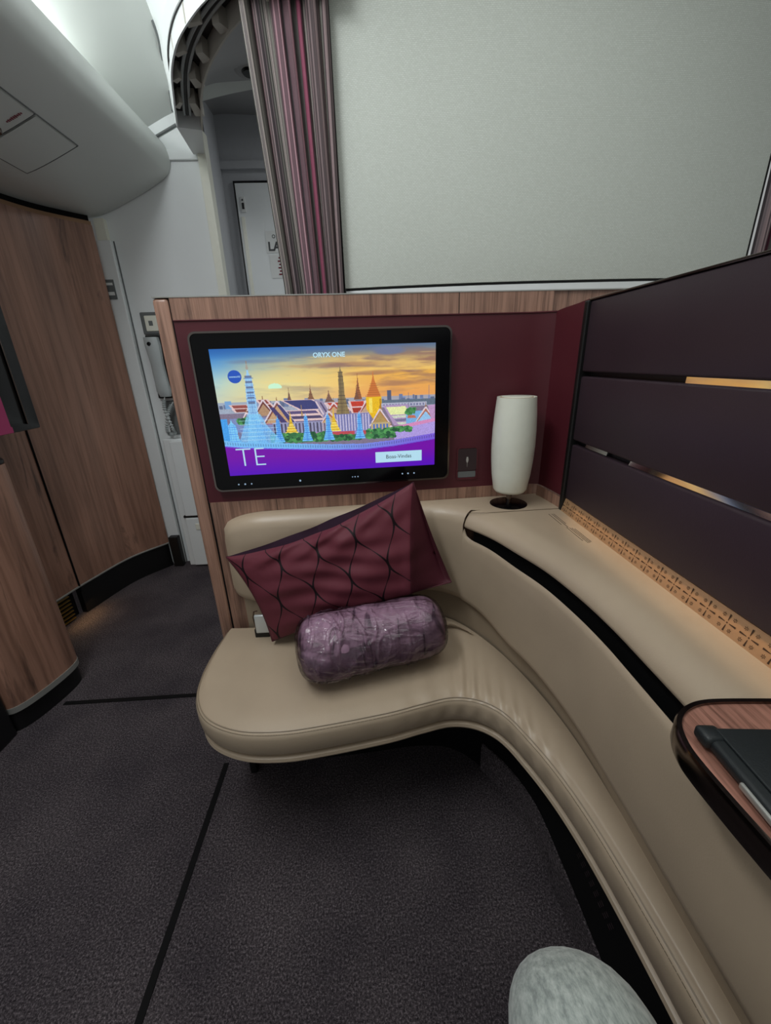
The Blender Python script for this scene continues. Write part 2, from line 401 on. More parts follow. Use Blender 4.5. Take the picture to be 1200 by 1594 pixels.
# lavatory door
bm = B(); box(bm, (-.668, 2.785, .02), (.1, 2.799, 2.128)); d1 = struct('door_1', bm, 'white_wall', smooth=False)
bm = B(); box(bm, (-.676, 2.783, .02), (-.669, 2.801, 2.137)); box(bm, (-.676, 2.783, 2.130), (.1, 2.801, 2.138)); obj('frame_gap', bm, 'black_satin', d1, smooth=False)
bm = B(); box(bm, (-.648, 2.779, 1.99), (-.622, 2.785, 2.065), .002); obj('latch_plate', bm, 'paper_white', d1, smooth=False)
bm = B(); box(bm, (-.641, 2.774, 2.005), (-.629, 2.780, 2.035), .002); box(bm, (-.638, 2.774, 2.045), (-.632, 2.78, 2.052)); obj('latch_slot', bm, 'black_satin', d1, smooth=False)
bm = B(); box(bm, (-.655, 2.7795, .05), (-.635, 2.785, 1.97), .002); obj('hinge_strip', bm, 'cream_trim', d1, smooth=False)
bm = B(); box(bm, (-.53, 2.782, 1.79), (-.25, 2.7845, 1.90)); sg = obj('sign', bm, 'paper_white', d1, smooth=False)
MX = lambda x, y, z: Matrix.Translation((x, y, z)) @ Matrix.Rotation(math.radians(90), 4, 'X')
obj('lettering', text_bm('LA', .062, MX(-.522, 2.7813, 1.82), align='LEFT', font_offset=.002), 'print_grey', sg, smooth=False)
obj('lettering', text_bm('o', .04, MX(-.495, 2.7813, 1.875), align='LEFT'), 'print_grey', sg, smooth=False)
bm = B(); box(bm, (-.52, 2.782, 1.66), (-.3, 2.7845, 1.78)); box(bm, (-.44, 2.782, 1.585), (-.3, 2.7845, 1.65)); sg2 = obj('sign', bm, 'paper_white', d1, smooth=False)
bm = B()
for k in range(6): box(bm, (-.475 + .006 * (k % 2), 2.7808, 1.675 + k * .017), (-.37, 2.782, 1.683 + k * .017))
box(bm, (-.42, 2.7808, 1.61), (-.36, 2.782, 1.618)); obj('red_print', bm, 'print_red', sg2, smooth=False)
# lowered ceiling of the lavatory lobby, edged by the curtain track
OUT = [atZ(px, py, 2.1) for px, py in ((275, 198), (269, 150), (266, 112), (273, 72), (290, 38), (318, 2), (360, -30), (430, -55))]
INN = [atZ(px, py, 2.1) for px, py in ((315, 203), (314, 152), (322, 115), (340, 78), (366, 42), (402, 10), (455, -12), (520, -28))]
OUT = [Vector(p) for p in catmull([(p.x, p.y, 2.1) for p in OUT], 40)]; INN = [Vector(p) for p in catmull([(p.x, p.y, 2.1) for p in INN], 40)]
bm = B()
LB = [Vector(p) for p in catmull([(-.69, 2.42, 2.30), (-.735, 2.8, 2.43), (-.5, 2.8, 2.43), (-.2, 2.8, 2.43), (.2, 2.8, 2.43), (.9, 2.6, 2.43), (.9, 1.7, 2.35), (.9, 1.2, 2.3)], 40)]
def lcs(i, t): p = INN[i] + Vector((0, 0, .045)); return p + (LB[i] - p) * t + Vector((0, 0, .05 * math.sin(t * math.pi)))
grid(bm, [[lcs(i, k / 12) for k in range(13)] for i in range(40)]); grid(bm, [[lcs(i, k / 12) + Vector((0, 0, .02)) for k in range(13)] for i in range(40)])
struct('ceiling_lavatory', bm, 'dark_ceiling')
def toimg(p): c = CM.transposed() @ (p - EYE); return (600 + FPX * c.x / c.z, 797 + FPX * c.y / c.z)
bi, bt = min(((i, k / 40) for i in range(40) for k in range(41)), key=lambda q: (toimg(lcs(*q))[0] - 388) ** 2 + (toimg(lcs(*q))[1] - 106) ** 2)
LP = lcs(bi, bt)
lo = thing('ceiling_lamp', 'small unlit round spotlight in the dark lobby ceiling beside the curtain', 'lamp', tuple(LP))
LQ = (LP.x, LP.y, LP.z - .012)
bm = B(); lathe(bm, [(0, -.004), (.05, -.004), (.058, -.002), (.062, .0), (.062, .03)], LQ); obj('lamp_ring', bm, 'dark_ceiling', lo)
bm = B(); lathe(bm, [(0, -.012), (.028, -.011), (.034, -.005), (.034, .0)], LQ); obj('lens', bm, 'black_gloss', lo)

# header and curved curtain track
tr = thing('curtain_track', 'curved ceiling curtain track with ribbed trough beside the striped curtain', 'curtain track', (-.5, 1.8, 2.05))
SEA = [atZ(px, py, z) for px, py, z in ((268, 168, 2.24), (262, 132, 2.33), (253, 95, 2.37), (247, 60, 2.39), (238, 32, 2.42), (222, 0, 2.46), (200, -40, 2.49), (190, -90, 2.5))]
SEA = [Vector(p) for p in catmull([tuple(p) for p in SEA], 40)]
bm = B(); rows = []
for a, b, c in zip(OUT, INN, SEA):
    n = (a - b).normalized(); m = (a + c) / 2
    rows.append([a - n * .006 + Vector((0, 0, .056)), a - n * .006, a, a * .8 + c * .2 + Vector((0, 0, -.006)), m + Vector((0, 0, -.004)), a * .2 + c * .8, c, c + Vector((0, 0, .03)), a + Vector((0, 0, .06))])
grid(bm, rows, close_v=True, cap=True); bmesh.ops.recalc_face_normals(bm, faces=bm.faces); fa = obj('outer_fascia', bm, 'white_wall', tr)
bm = B(); tube(bm, [p + Vector((.004, -.004, -.012)) for p in SEA], .008, 6); obj('fascia_seam', bm, 'slate_plastic', tr)
bm = B(); rows = []
for a, b in zip(OUT, INN):
    n = (b - a).normalized()
    rows.append([b - n * .004, b + n * .003, b + n * .003 + Vector((0, 0, .055)), b - n * .004 + Vector((0, 0, .055))])
grid(bm, rows, close_v=True, cap=True); bmesh.ops.recalc_face_normals(bm, faces=bm.faces); obj('inner_rim', bm, 'rib_plastic', tr)
bm = B(); grid(bm, [[a + Vector((0, 0, .055)), b + Vector((0, 0, .055))] for a, b in zip(OUT, INN)]); grid(bm, [[a + Vector((0, 0, .06)), b + Vector((0, 0, .06))] for a, b in zip(OUT, INN)]); obj('trough', bm, 'track_metal', tr)
bm = B(); mid = [a * .52 + b * .48 for a, b in zip(OUT, INN)]
for s, r in ((-.011, .005), (.011, .005)):
    tube(bm, [m + (b - a).normalized() * s + Vector((0, 0, .028)) for m, a, b in zip(mid[1:], OUT[1:], INN[1:])], r, 6)
obj('rail', bm, 'grey_plastic', tr)
bm = B(); tube(bm, [m + Vector((0, 0, .034)) for m in mid[1:]], .010, 6); obj('rail_slot', bm, 'black_satin', tr)
def rib(p, q, wd=.009):
    bm = B(); d = (q - p).normalized(); n = Vector((-d.y, d.x, 0)) * wd; h = Vector((0, 0, .045))
    vs = [bm.verts.new(c) for c in (p - n, p + n, q + n * 1.5, q - n * 1.5, p - n + h, p + n + h, q + n * 1.5 + h, q - n * 1.5 + h)]
    for f in ((0, 1, 2, 3), (4, 7, 6, 5), (0, 4, 5, 1), (1, 5, 6, 2), (2, 6, 7, 3), (3, 7, 4, 0)): bm.faces.new([vs[k] for k in f])
    bmesh.ops.recalc_face_normals(bm, faces=bm.faces); obj('rib', bm, 'rib_plastic', tr, smooth=False)
for k in (4, 9, 15, 22, 29):
    m = mid[k] + Vector((0, 0, .008)); dd = (INN[k] - OUT[k]).normalized()
    rib(m + dd * .020, INN[max(k - 2, 0)] - dd * .006 + Vector((0, 0, .008)), .012)
    rib(m - dd * .020, OUT[max(k - 1, 0)] + dd * .012 + Vector((0, 0, .008)), .006)
bm = B()   # tapered bracket closing the low end
e0, e1 = OUT[0], INN[0]; dn = (atZ(308, 240, 2.08) - e0)
vs = [bm.verts.new(c) for c in (OUT[2] + Vector((0, 0, .004)), INN[2] + Vector((0, 0, .004)), e1 + Vector((0, 0, 0)), e0, Vector((-.74, 2.375, 2.10)), Vector((-.69, 2.375, 2.10)), Vector((-.74, 2.375, 2.19)), Vector((-.69, 2.375, 2.19)), e0 + Vector((0, 0, .08)), e1 + Vector((0, 0, .08)))]
for f in ((3, 2, 5, 4), (4, 5, 7, 6), (3, 4, 6, 8), (2, 9, 7, 5), (8, 6, 7, 9), (3, 8, 9, 2)): bm.faces.new([vs[k] for k in f])
bmesh.ops.delete(bm, geom=[v for v in bm.verts if not v.link_faces], context='VERTS')
bmesh.ops.recalc_face_normals(bm, faces=bm.faces); obj('end_bracket', bm, 'white_wall', tr, smooth=False)
# ceiling seam beside the header
bm = B(); tube(bm, [atY(240, 214, 2.395), atY(274, 194, 2.395)], .006, 6); struct('trim_3', bm, 'slate_plastic')

# ------------------------------------------------------------------ overhead bin
bp = catmull([(-1.70, 1.872), (-1.38, 1.868), (-1.234, 1.876), (-1.04, 1.948), (-.905, 2.014), (-.867, 2.052), (-.858, 2.104), (-.89, 2.165), (-.98, 2.215), (-1.09, 2.235), (-1.3, 2.2), (-1.5, 2.1)], 60)
bn_ = thing('overhead_bin', 'long rounded grey overhead bin above the wooden cabinets', 'overhead bin', (-1.2, 1.3, 1.80))
bm = B(); grid(bm, [[Vector((p[0], y, p[1])) for p in bp] for y in np.linspace(-.8, 2.395, 12)], close_v=True, cap=True); bmesh.ops.recalc_face_normals(bm, faces=bm.faces)
obj('body', bm, 'bin_plastic', bn_)
def on_bin(x):     # height of the underside at x
    q = [(p[0], p[1]) for p in bp if p[1] < 2.06 and p[0] < -.86]; q.sort(); return float(np.interp(x, [a for a, _ in q], [b for _, b in q]))
def binline(bm, a, b, r=.0022):
    pts = []
    for k in range(13):
        t = k / 12; x = a[0] + (b[0] - a[0]) * t; y = a[1] + (b[1] - a[1]) * t; pts.append((x, y, on_bin(x) - .0002))
    tube(bm, pts, r, 5)
def binpatch(bm, x0, x1, y0, y1, h=.003):
    xs = np.linspace(x0, x1, 10)
    grid(bm, [[Vector((x, y, on_bin(x) - h)) for x in xs] for y in (y0, y1)])
bm = B(); binpatch(bm, -1.222, -1.02, 1.728, 1.925); obj('access_panel', bm, 'bin_plastic', bn_)
bm = B(); binpatch(bm, -1.222, -1.02, 1.0, 1.718); su = obj('service_panel', bm, 'bin_plastic', bn_)
bm = B()
for a, b in (((-1.016, .9), (-1.016, 1.93)), ((-1.016, 1.93), (-1.226, 1.93)), ((-1.226, 1.93), (-1.226, .9)), ((-1.016, 1.723), (-1.226, 1.723))): binline(bm, a, b)
obj('panel_gap', bm, 'slate_plastic', bn_)
bm = B()
for k in range(9):
    x = -1.040 - .0062 * k; hh = (.004, .008, .006, .010, .009, .010, .006, .008, .004)[k]; box(bm, (x - .0025, 1.690 - hh * .55, on_bin(x) - .0050), (x + .0025, 1.690 + hh * .4, on_bin(x) - .0030))
obj('red_marking', bm, 'print_red', su, smooth=False)
bm = B(); x = -1.135; lathe(bm, [(0, 0), (.016, 0), (.018, .003), (.018, .012)], (x, 1.690, on_bin(x) - .012)); obj('reading_light', bm, 'dark_chrome', su)

# ------------------------------------------------------------------ far aisle cabinet of the opposite suite
arc = catmull([(-1.86, 1.35), (-1.66, 1.48), (-1.53, 1.66), (-1.475, 1.90), (-1.40, 2.16), (-1.262, 2.352)], 40)
arcb = [p + np.array((-.035, .03)) for p in arc]
cab = thing('curved_cabinet', 'tall curved walnut-veneer aisle cabinet wall with black plinth, below the overhead bin', 'cabinet', (-1.5, 1.9, 0))
def arcpart(i0, i1, z0, z1, th=.04, off=0.0):
    bm = B(); seg = [(p[0] - off * .8, p[1] + off * .6) for p in arc[i0:i1]]; wallstrip(bm, seg, z0, z1, th, 1); return bm
js = 22
obj('panel', arcpart(0, js, .16, 1.825), 'cabinet_wood', cab); obj('panel', arcpart(js - 1, 40, .16, 1.825), 'cabinet_wood', cab)
bm = B(); tube(bm, [(arc[js][0] + .002, arc[js][1] - .003, z) for z in (.13, .6, 1.2, 1.826)], .0045, 6); obj('panel_gap', bm, 'black_void', cab)
bm = B(); tube(bm, [(p[0] + .002, p[1] - .002, .158) for p in arc[:40]], .005, 6); obj('metal_trim', bm, 'silver_trim', cab)
obj('plinth', arcpart(js, 40, 0, .155, .03, 0.008), 'black_satin', cab)
obj('plinth', arcpart(0, js, 0, .155, .02, .05), 'black_void', cab)
for k in range(7):
    obj('louvre', arcpart(4, js - 1, .012 + k * .020, .017 + k * .020, .012, .012), 'louvre_gold', cab)
obj('top_trim', arcpart(0, 40, 1.826, 1.842, .04, .004), 'brown_trim', cab)
obj('shadow_gap', arcpart(0, 40, 1.8425, 1.868, .02, .02), 'black_void', cab)
# white door surround between cabinet and seam
bm = B(); box(bm, (-1.275, 2.372, 0), (-1.203, 2.4, 1.77), .004)
sr = tag(own(obj('door_surround', bm, 'white_wall', smooth=False)), 'narrow white upright panel between the walnut cabinet and the white cross wall', 'panel')
bm = B(); box(bm, (-1.262, 2.374, 1.77), (-1.215, 2.4, 1.86)); struct('trim_4', bm, 'cream_trim', smooth=False)
pt = thing('wall_placard', 'small grey rectangular plate with white bars beside the cabinet top', 'sign', (-1.245, 2.370, 1.50))
bm = B(); box(bm, (-1.275, 2.366, 1.512), (-1.232, 2.371, 1.60)); obj('plate', bm, 'slate_plastic', pt, smooth=False)
bm = B(); box(bm, (-1.27, 2.3645, 1.575), (-1.238, 2.366, 1.586)); obj('bar', bm, 'paper_white', pt, smooth=False)
bm = B(); box(bm, (-1.268, 2.3645, 1.530), (-1.238, 2.366, 1.545)); obj('bar', bm, 'paper_white', pt, smooth=False)
# black plinth end beside the white jumpseat box
bm = B(); box(bm, (-1.250, 2.33, 0), (-1.195, 2.371, .20), .004); o = obj('plinth_block', bm, 'black_satin', smooth=False); tag(own(o), 'black plinth block ending the curved cabinet base at the white wall', 'plinth')

# near cabinet column
nc = catmull([(-1.75, 1.135), (-1.45, 1.130), (-1.33, 1.122), (-1.256, 1.122), (-1.214, 1.20), (-1.190, 1.325), (-1.215, 1.385), (-1.30, 1.41), (-1.62, 1.41)], 48)
ncab = thing('curved_side_cabinet', 'near rounded walnut aisle cabinet with silver edge strip, at the left border', 'cabinet', (-1.4, 1.1, 0))
bm = B(); prism(bm, [(p[0], p[1]) for p in nc], .10, .90); obj('body', bm, 'cabinet_wood', ncab)
bm = B(); prism(bm, [(p[0] - .012, p[1] + .002) for p in nc], 0, .085); obj('plinth', bm, 'black_satin', ncab)
bm = B(); wallstrip(bm, [(p[0] + .003, p[1] - .002) for p in nc[:36]], .082, .104, .012, 1); obj('metal_trim', bm, 'silver_trim', ncab)
bm = B(); prism(bm, [(p[0], p[1]) for p in nc], .901, .915, .004); obj('top', bm, 'black_satin', ncab)

bm = B(); box(bm, (-1.75, .55, 0), (-1.262, 1.112, .90), .008); obj('black_side', bm, 'black_satin', ncab, smooth=False)
# opposite suite monitor
om = thing('wall_monitor', 'black glossy monitor edge with magenta display at the left border', 'monitor', (-1.27, 1.2, .97))
bm = B(); box(bm, (-1.30, .95, .978), (-1.25, 1.636, 1.46), .006); obj('housing', bm, 'black_gloss', om)
bm = B(); box(bm, (-1.2505, .98, 1.0), (-1.2485, 1.50, 1.44)); box(bm, (-1.2515, .98, .98), (-1.2482, 1.505, 1.0)); obj('screen', bm, 'magenta_display', om, smooth=False)
bm = B(); tube(bm, [(-1.247, 1.575, 1.0), (-1.247, 1.575, 1.45)], .003, 6); obj('bezel_line', bm, 'dark_chrome', om)
bm = B(); box(bm, (-1.45, 1.1, 1.1), (-1.30, 1.3, 1.3), .01); obj('bracket', bm, 'black_satin', om)
bm = B(); box(bm, (-1.55, 1.08, .915), (-1.40, 1.32, 1.36), .01); obj('post', bm, 'black_satin', om)

# interphone
ph = thing('interphone', 'grey crew handset hanging on the white wall behind the partition', 'telephone', (-1.10, 2.37, 1.1))
def yb(x0, x1, z0, z1, y0, y1, bev=.004): bm = B(); box(bm, (x0, y0, z0), (x1, y1, z1), bev); return bm
obj('keypad_plate', yb(-1.15, -1.03, 1.345, 1.452, 2.385, 2.40, .006), 'slate_plastic', ph, smooth=False)
kp = obj('keypad', yb(-1.128, -1.05, 1.36, 1.435, 2.379, 2.386, .004), 'cream_trim', ph, smooth=False)
obj('key', yb(-1.108, -1.088, 1.387, 1.41, 2.3765, 2.380, .001), 'slate_plastic', kp, smooth=False)
bm = B()
hs = [(-1.105, 2.358, 1.33, .034, .020), (-1.10, 2.350, 1.29, .036, .022), (-1.098, 2.352, 1.2, .030, .018), (-1.095, 2.352, 1.10, .032, .018), (-1.092, 2.350, 1.06, .034, .022), (-1.090, 2.354, 1.03, .026, .014)]
grid(bm, [[Vector((x + w_ * sx, y + t_ * sy, z)) for sx, sy in ((-1, -.5), (-.6, -1), (.6, -1), (1, -.5), (1, .8), (-1, .8))] for x, y, z, w_, t_ in hs], close_v=True, cap=True); bmesh.ops.recalc_face_normals(bm, faces=bm.faces)
hd = obj('handset', bm, 'grey_plastic', ph)
bm = B(); bmesh.ops.create_uvsphere(bm, u_segments=16, v_segments=8, radius=.012, matrix=Matrix.Translation((-1.108, 2.331, 1.295)) @ Matrix.Diagonal((1, .35, 1, 1))); obj('badge', bm, 'black_gloss', hd)
bm = B(); box(bm, (-1.14, 2.372, 1.02), (-1.05, 2.40, 1.34), .004); obj('cradle', bm, 'black_satin', ph, smooth=False)
obj('cord_recess', yb(-1.125, -1.04, .815, 1.005, 2.395, 2.402, .002), 'slate_plastic', ph, smooth=False)
ctr = catmull([(-1.095, 2.35, 1.03), (-1.10, 2.33, .97), (-1.075, 2.32, .86), (-1.07, 2.32, .835), (-1.10, 2.325, .83), (-1.108, 2.325, .86), (-1.085, 2.335, .95), (-1.06, 2.36, 1.0)], 420)
cp3 = []
for i, c in enumerate(ctr):
    c = Vector(c); t = Vector(ctr[min(i + 1, 419)]) - Vector(ctr[max(i - 1, 0)]); t.normalize(); a = t.cross(Vector((0, 1, 0))).normalized(); b = t.cross(a)
    k = i / 419 * 2 * math.pi * 40; rr = .0135 if 18 < i < 400 else .002; cp3.append(c + (a * math.cos(k) + b * math.sin(k)) * rr)
bm = B(); tube(bm, [tuple(c) for c in ctr], [(.0085 + .0032 * math.sin(i * .72)) if 18 < i < 400 else .003 for i in range(420)], 8); obj('coiled_cord', bm, 'grey_plastic', ph)
# crew seat box
js_ = thing('jump_seat', 'white folded crew seat box against the wall behind the partition', 'seat', (-.9, 2.35, 0))
obj('body', yb(-1.155, -.72, .0, .80, 2.34, 2.40, .005), 'white_wall', js_, smooth=False)
obj('seat_flap', yb(-1.11, -.72, .34, .79, 2.315, 2.34, .005), 'white_wall', js_, smooth=False)
bx_ = obj('lower_drawer', yb(-1.115, -.72, .01, .325, 2.315, 2.34, .005), 'white_wall', js_, smooth=False)
obj('flap_gap', yb(-1.125, -.72, .326, .338, 2.325, 2.345, 0), 'black_satin', js_, smooth=False)
obj('handle_recess', yb(-1.06, -.9, .25, .29, 2.309, 2.316, .003), 'cream_trim', bx_, smooth=False)
# seam on the cross wall
bm = B(); tube(bm, [(-1.200, 2.398, z) for z in (0, .9, 1.77)], .003, 6); struct('trim_5', bm, 'slate_plastic')

# ------------------------------------------------------------------ centre monument panel
mp = thing('monument_panel', 'large woven-texture white bulkhead panel above the seat partition', 'panel', (.65, 1.55, 0))
mc = catmull([(-.048, 1.555), (.15, 1.525), (.45, 1.50), (.8, 1.50), (1.1, 1.515), (1.335, 1.545)], 30)
bm = B(); wallstrip(bm, [(p[0], p[1]) for p in mc], 1.412, 2.56, .05, 1); bmesh.ops.bevel(bm, geom=[], offset=0) if False else None
obj('upper_panel', bm, 'woven_panel', mp)
bm = B(); wallstrip(bm, [(p[0], p[1] + .004) for p in mc], 0, 1.404, .05, 1); obj('lower_panel', bm, 'white_wall', mp)
bm = B(); wallstrip(bm, [(p[0], p[1] + .010) for p in mc], 1.403, 1.413, .03, 1); obj('shadow_gap', bm, 'black_satin', mp)
for c in (mc[0] + np.array((-.002, .012)), mc[-1] + np.array((.004, .012))):
    bm = B(); tube(bm, [(c[0], c[1], z) for z in (0, 2.5)], .010, 8); obj('edge_shade', bm, 'black_satin', mp)  # black tubes standing in for the shaded gaps at the panel's edges

# ------------------------------------------------------------------ curtains
def curtain(name, label, xl, xr, y0, nf, ph0, parent_x):
    t = tag(thing(name, label, 'curtain', (parent_x, y0, 0.02)), group=None)
    bm = B(); rows = []; N = 260
    for i in range(N + 1):
        u = i / N; r = []
        for z in np.linspace(.02, 2.15, 30):
            h = (z - .02) / 2.06; L = xl(z); Rr = xr(z); uu = u + .012 * math.sin(u * 23 + h * 3)
            uu += .03 * math.sin(u * 11 + .6); f = math.sin(uu * nf * 2 * math.pi + ph0 + .5 * math.sin(h * 2.2 + u * 5)) * (.75 + .25 * math.sin(u * 17)); g = math.sin(uu * nf * 4.3 * math.pi + 1.3)
            x = L + (Rr - L) * u + .010 * math.cos(uu * nf * 2 * math.pi + ph0)
            r.append(Vector((x, y0 + .030 * f + .006 * g + .02 * h * 0, z)))
        rows.append(r)
    grid(bm, rows, uv=True); o = obj('cloth', bm, 'curtain_fabric', t)
    return t
curtain('striped_curtain', 'pink and grey striped curtain gathered left of the white panel', lambda z: -.245 - .05 * max(0, z - 1.4) / .7, lambda z: -.057, 1.53, 7, 0, -.16)
curtain('striped_curtain', 'sliver of striped curtain at the right border above the suite wall', lambda z: 1.36, lambda z: 1.75, 1.55, 9, 1.0, 1.5)

# ------------------------------------------------------------------ front partition
UL = -.4835
pa = thing('seat_partition', 'walnut-topped partition with maroon inset in front of the seat', 'partition', (0.1, 1.1, 0))
bm = B(); pbox(bm, (-.444, -.05, 0), (1.25, -.002, 1.331)); obj('core', bm, 'partition_wood', pa, smooth=False)
bm = B(); pbox(bm, (UL, -.05, 0), (-.446, .003, 1.331), .009, 3); obj('end_post', bm, 'partition_wood', pa)
bm = B(); pbox(bm, (-.4475, -.049, 0), (-.4435, -.001, 1.330)); obj('shadow_gap', bm, 'black_void', pa, smooth=False)
bm = B(); pbox(bm, (-.444, -.002, 1.283), (.49, .003, 1.331)); obj('top_rail', bm, 'partition_wood', pa, smooth=False)
bm = B(); pbox(bm, (.245, .0028, 1.283), (.2465, .0034, 1.331)); obj('joint', bm, 'black_satin', pa, smooth=False)
bm = B(); pbox(bm, (-.440, -.002, .79), (.50, .003, .826)); pbox(bm, (-.440, -.002, 0), (-.1, .003, .79)); lf = obj('lower_fascia', bm, 'partition_wood', pa, smooth=False)
bm = B(); pbox(bm, (-.262, .0028, .5), (-.2605, .0034, .826)); obj('joint', bm, 'black_satin', pa, smooth=False)
bm = B(); pbox(bm, (UL + .002, -.051, 1.331), (1.25, .004, 1.3335)); obj('cap_strip', bm, 'silver_trim', pa, smooth=False)
# maroon inset with the returning corner
mar = [PW(-.444, 0.001, 0), PW(.0, .001, 0), PW(.44, .001, 0), PW(.475, .006, 0)] + [Vector((.497, 1.112, 0)), Vector((.503, 1.09, 0)), Vector((.510, 1.03, 0)), Vector((.514, .988, 0))]
mar = [Vector(p) for p in mar]
bm = B()
rows = []
for i, p in enumerate(mar):
    top = 1.283 if i < 5 else 1.283 + .004 * (i - 4)
    rows.append([p + Vector((0, 0, .826)), p + Vector((0, 0, top))])
grid(bm, rows); bmesh.ops.recalc_face_normals(bm, faces=bm.faces)
for f in bm.faces:
    if f.normal.y > .3 or (abs(f.normal.y) < .3 and f.normal.x > 0): f.normal_flip()
obj('maroon_inset', bm, 'maroon_leather', pa)
bm = B(); tube(bm, [p + PN * .001 + Vector((0, 0, 1.2825)) for p in mar[:5]], .002, 6); obj('inset_piping', bm, 'maroon_leather', pa)
bm = B()
rows = [[p + Vector((-.004, 0, .78)), p + Vector((-.004, 0, .823))] for p in mar[4:]]
grid(bm, rows); obj('corner_fascia', bm, 'partition_wood', pa)

# bottle / glass recess with a glass icon
cu_ = thing('glass_holder', 'small dark flip plate with glass icon set in maroon wall right of the television', 'holder', tuple(PW(.283, .0, .865)))
def plate(pts2, v0, v1, hole=None):
    bm = B(); a = [bm.verts.new(PW(u, v0, z)) for u, z in pts2]; b = [bm.verts.new(PW(u, v1, z)) for u, z in pts2]; n = len(a)
    if hole:
        c = [bm.verts.new(PW(u, v0, z)) for u, z in hole]; d = [bm.verts.new(PW(u, v1, z)) for u, z in hole]
        for i in range(n):
            j = (i + 1) % n
            bm.faces.new((b[i], b[j], d[j], d[i])); bm.faces.new((a[i], a[j], b[j], b[i])); bm.faces.new((c[i], d[i], d[j], c[j]))
    else:
        bm.faces.new(b); bm.faces.new(a[::-1])
        for i in range(n): bm.faces.new((a[i], a[(i + 1) % n], b[(i + 1) % n], b[i]))
    bmesh.ops.recalc_face_normals(bm, faces=bm.faces); return bm
obj('surround', plate(rrect(.252, .314, .850, .945, .008), .001, .004, rrect(.256, .310, .855, .941, .006)), 'maroon_leather', cu_)
obj('plate', plate(rrect(.256, .310, .876, .940, .005), .001, .0035), 'aubergine_plastic', cu_)
obj('finger_recess', plate(rrect(.257, .309, .856, .874, .003), .001, .002), 'slate_plastic', cu_)
obj('icon', plate([(.281, .916), (.285, .916), (.2865, .908), (.2855, .902), (.2835, .899), (.2832, .887), (.2828, .887), (.2825, .899), (.2805, .902), (.2795, .908)], .0035, .004), 'icon_grey', cu_, smooth=False)

# ------------------------------------------------------------------ television
U0, U1, Z0, Z1 = -.414, .226, .8605, 1.257
tv = thing('television', 'wide black television with chrome rim showing a temple skyline', 'television', tuple(PW(-.09, .0, Z0)))
obj('chrome_rim', plate(rrect(U0, U1, Z0, Z1, .018), .0015, .020, rrect(U0 + .0045, U1 - .0045, Z0 + .0045, Z1 - .0045, .015)), 'rim_chrome', tv, angle=60)
obj('bezel', plate(rrect(U0 + .0045, U1 - .0045, Z0 + .0045, Z1 - .0045, .015), .002, .0175), 'black_gloss', tv)
S0, S1, T0, T1 = -.3705, .1845, .9030, 1.2175
# the picture on the screen: small cells, each with one colour
NX, NY = 520, 296
img = np.zeros((NY, NX, 3)); yy, xx = np.mgrid[0:NY, 0:NX]; X = (xx + .5) / NX; Yd = (yy + .5) / NY       # Yd grows downwards
def c8(*c): return np.array(c, float) / 255
rs = np.random.RandomState(3)
def vnoise(fx, fy, oct=4, seed=0):
    out = np.zeros((NY, NX)); amp = 1; tot = 0; r = np.random.RandomState(seed)
    for _ in range(oct):
        gx, gy = int(fx) + 2, int(fy) + 2; g = r.rand(gy + 1, gx + 1); px = X * fx; py = Yd * fy
        ix = px.astype(int); iy = py.astype(int); a = px - ix; b = py - iy; a = a * a * (3 - 2 * a); b = b * b * (3 - 2 * b)
        out += amp * ((g[iy, ix] * (1 - a) + g[iy, ix + 1] * a) * (1 - b) + (g[iy + 1, ix] * (1 - a) + g[iy + 1, ix + 1] * a) * b)
        tot += amp; amp *= .5; fx *= 2; fy *= 2
    return out / tot
def mixc(a, b, t): return a * (1 - t[..., None]) + b * t[..., None]
sky_l = [(0, (36, 110, 190)), (.10, (80, 150, 215)), (.25, (150, 205, 235)), (.42, (200, 205, 190)), (.58, (185, 180, 190))]
sky_r = [(0, (110, 120, 140)), (.10, (190, 160, 110)), (.22, (240, 180, 80)), (.38, (238, 165, 90)), (.48, (225, 180, 150)), (.58, (175, 175, 195))]
def gradcol(st, t): return np.stack([np.interp(t, [s[0] for s in st], [s[1][k] / 255 for s in st]) for k in range(3)], -1)
sl = gradcol(sky_l, Yd); sr_ = gradcol(sky_r, Yd); tt = np.clip((X - .02) / .62, 0, 1); img = mixc(sl, sr_, tt)
glow = np.exp(-(((X - .28) / .30) ** 2 + ((Yd - .30) / .16) ** 2)); img = mixc(img, c8(250, 232, 150) * np.ones_like(img), glow * .75)
cl = vnoise(5, 16, 5, 4); m = np.clip((cl - .50) * 6, 0, 1) * np.clip(1.25 - abs(Yd - .17) / .20, 0, 1) * np.clip((X - .0) * 1.6 + .3, 0, 1)
img = mixc(img, mixc(c8(96, 122, 160) * np.ones_like(img), c8(150, 110, 96) * np.ones_like(img), np.clip(X * 1.3 - .1 + (Yd - .15), 0, 1)), m * .85)
cl2 = vnoise(4, 22, 5, 9); m = np.clip((cl2 - .54) * 7, 0, 1) * ((Yd > .06) & (Yd < .42)); img = mixc(img, c8(255, 214, 120) * np.ones_like(img), m * .6 * np.clip(X * 1.5, 0, 1))
top = np.clip(1 - Yd / .08, 0, 1) * np.clip(1.2 - X * .9, 0, 1); img = mixc(img, c8(30, 96, 176) * np.ones_like(img), top * .8)
for bx, by, wx, wy, s in ((.78, .045, .07, .035, .9), (.70, .21, .17, .022, .75), (.83, .30, .15, .024, .75), (.5, .14, .28, .02, .55), (.20, .10, .18, .022, .5)):
    m = np.clip(1.1 - ((X - bx) / wx) ** 2 - ((Yd - by) / wy) ** 2 + (cl - .5) * 2.2, 0, 1) * s
    img = mixc(img, (c8(108, 118, 150) if bx > .75 and by < .1 or bx < .3 else c8(165, 118, 92)) * np.ones_like(img), m)
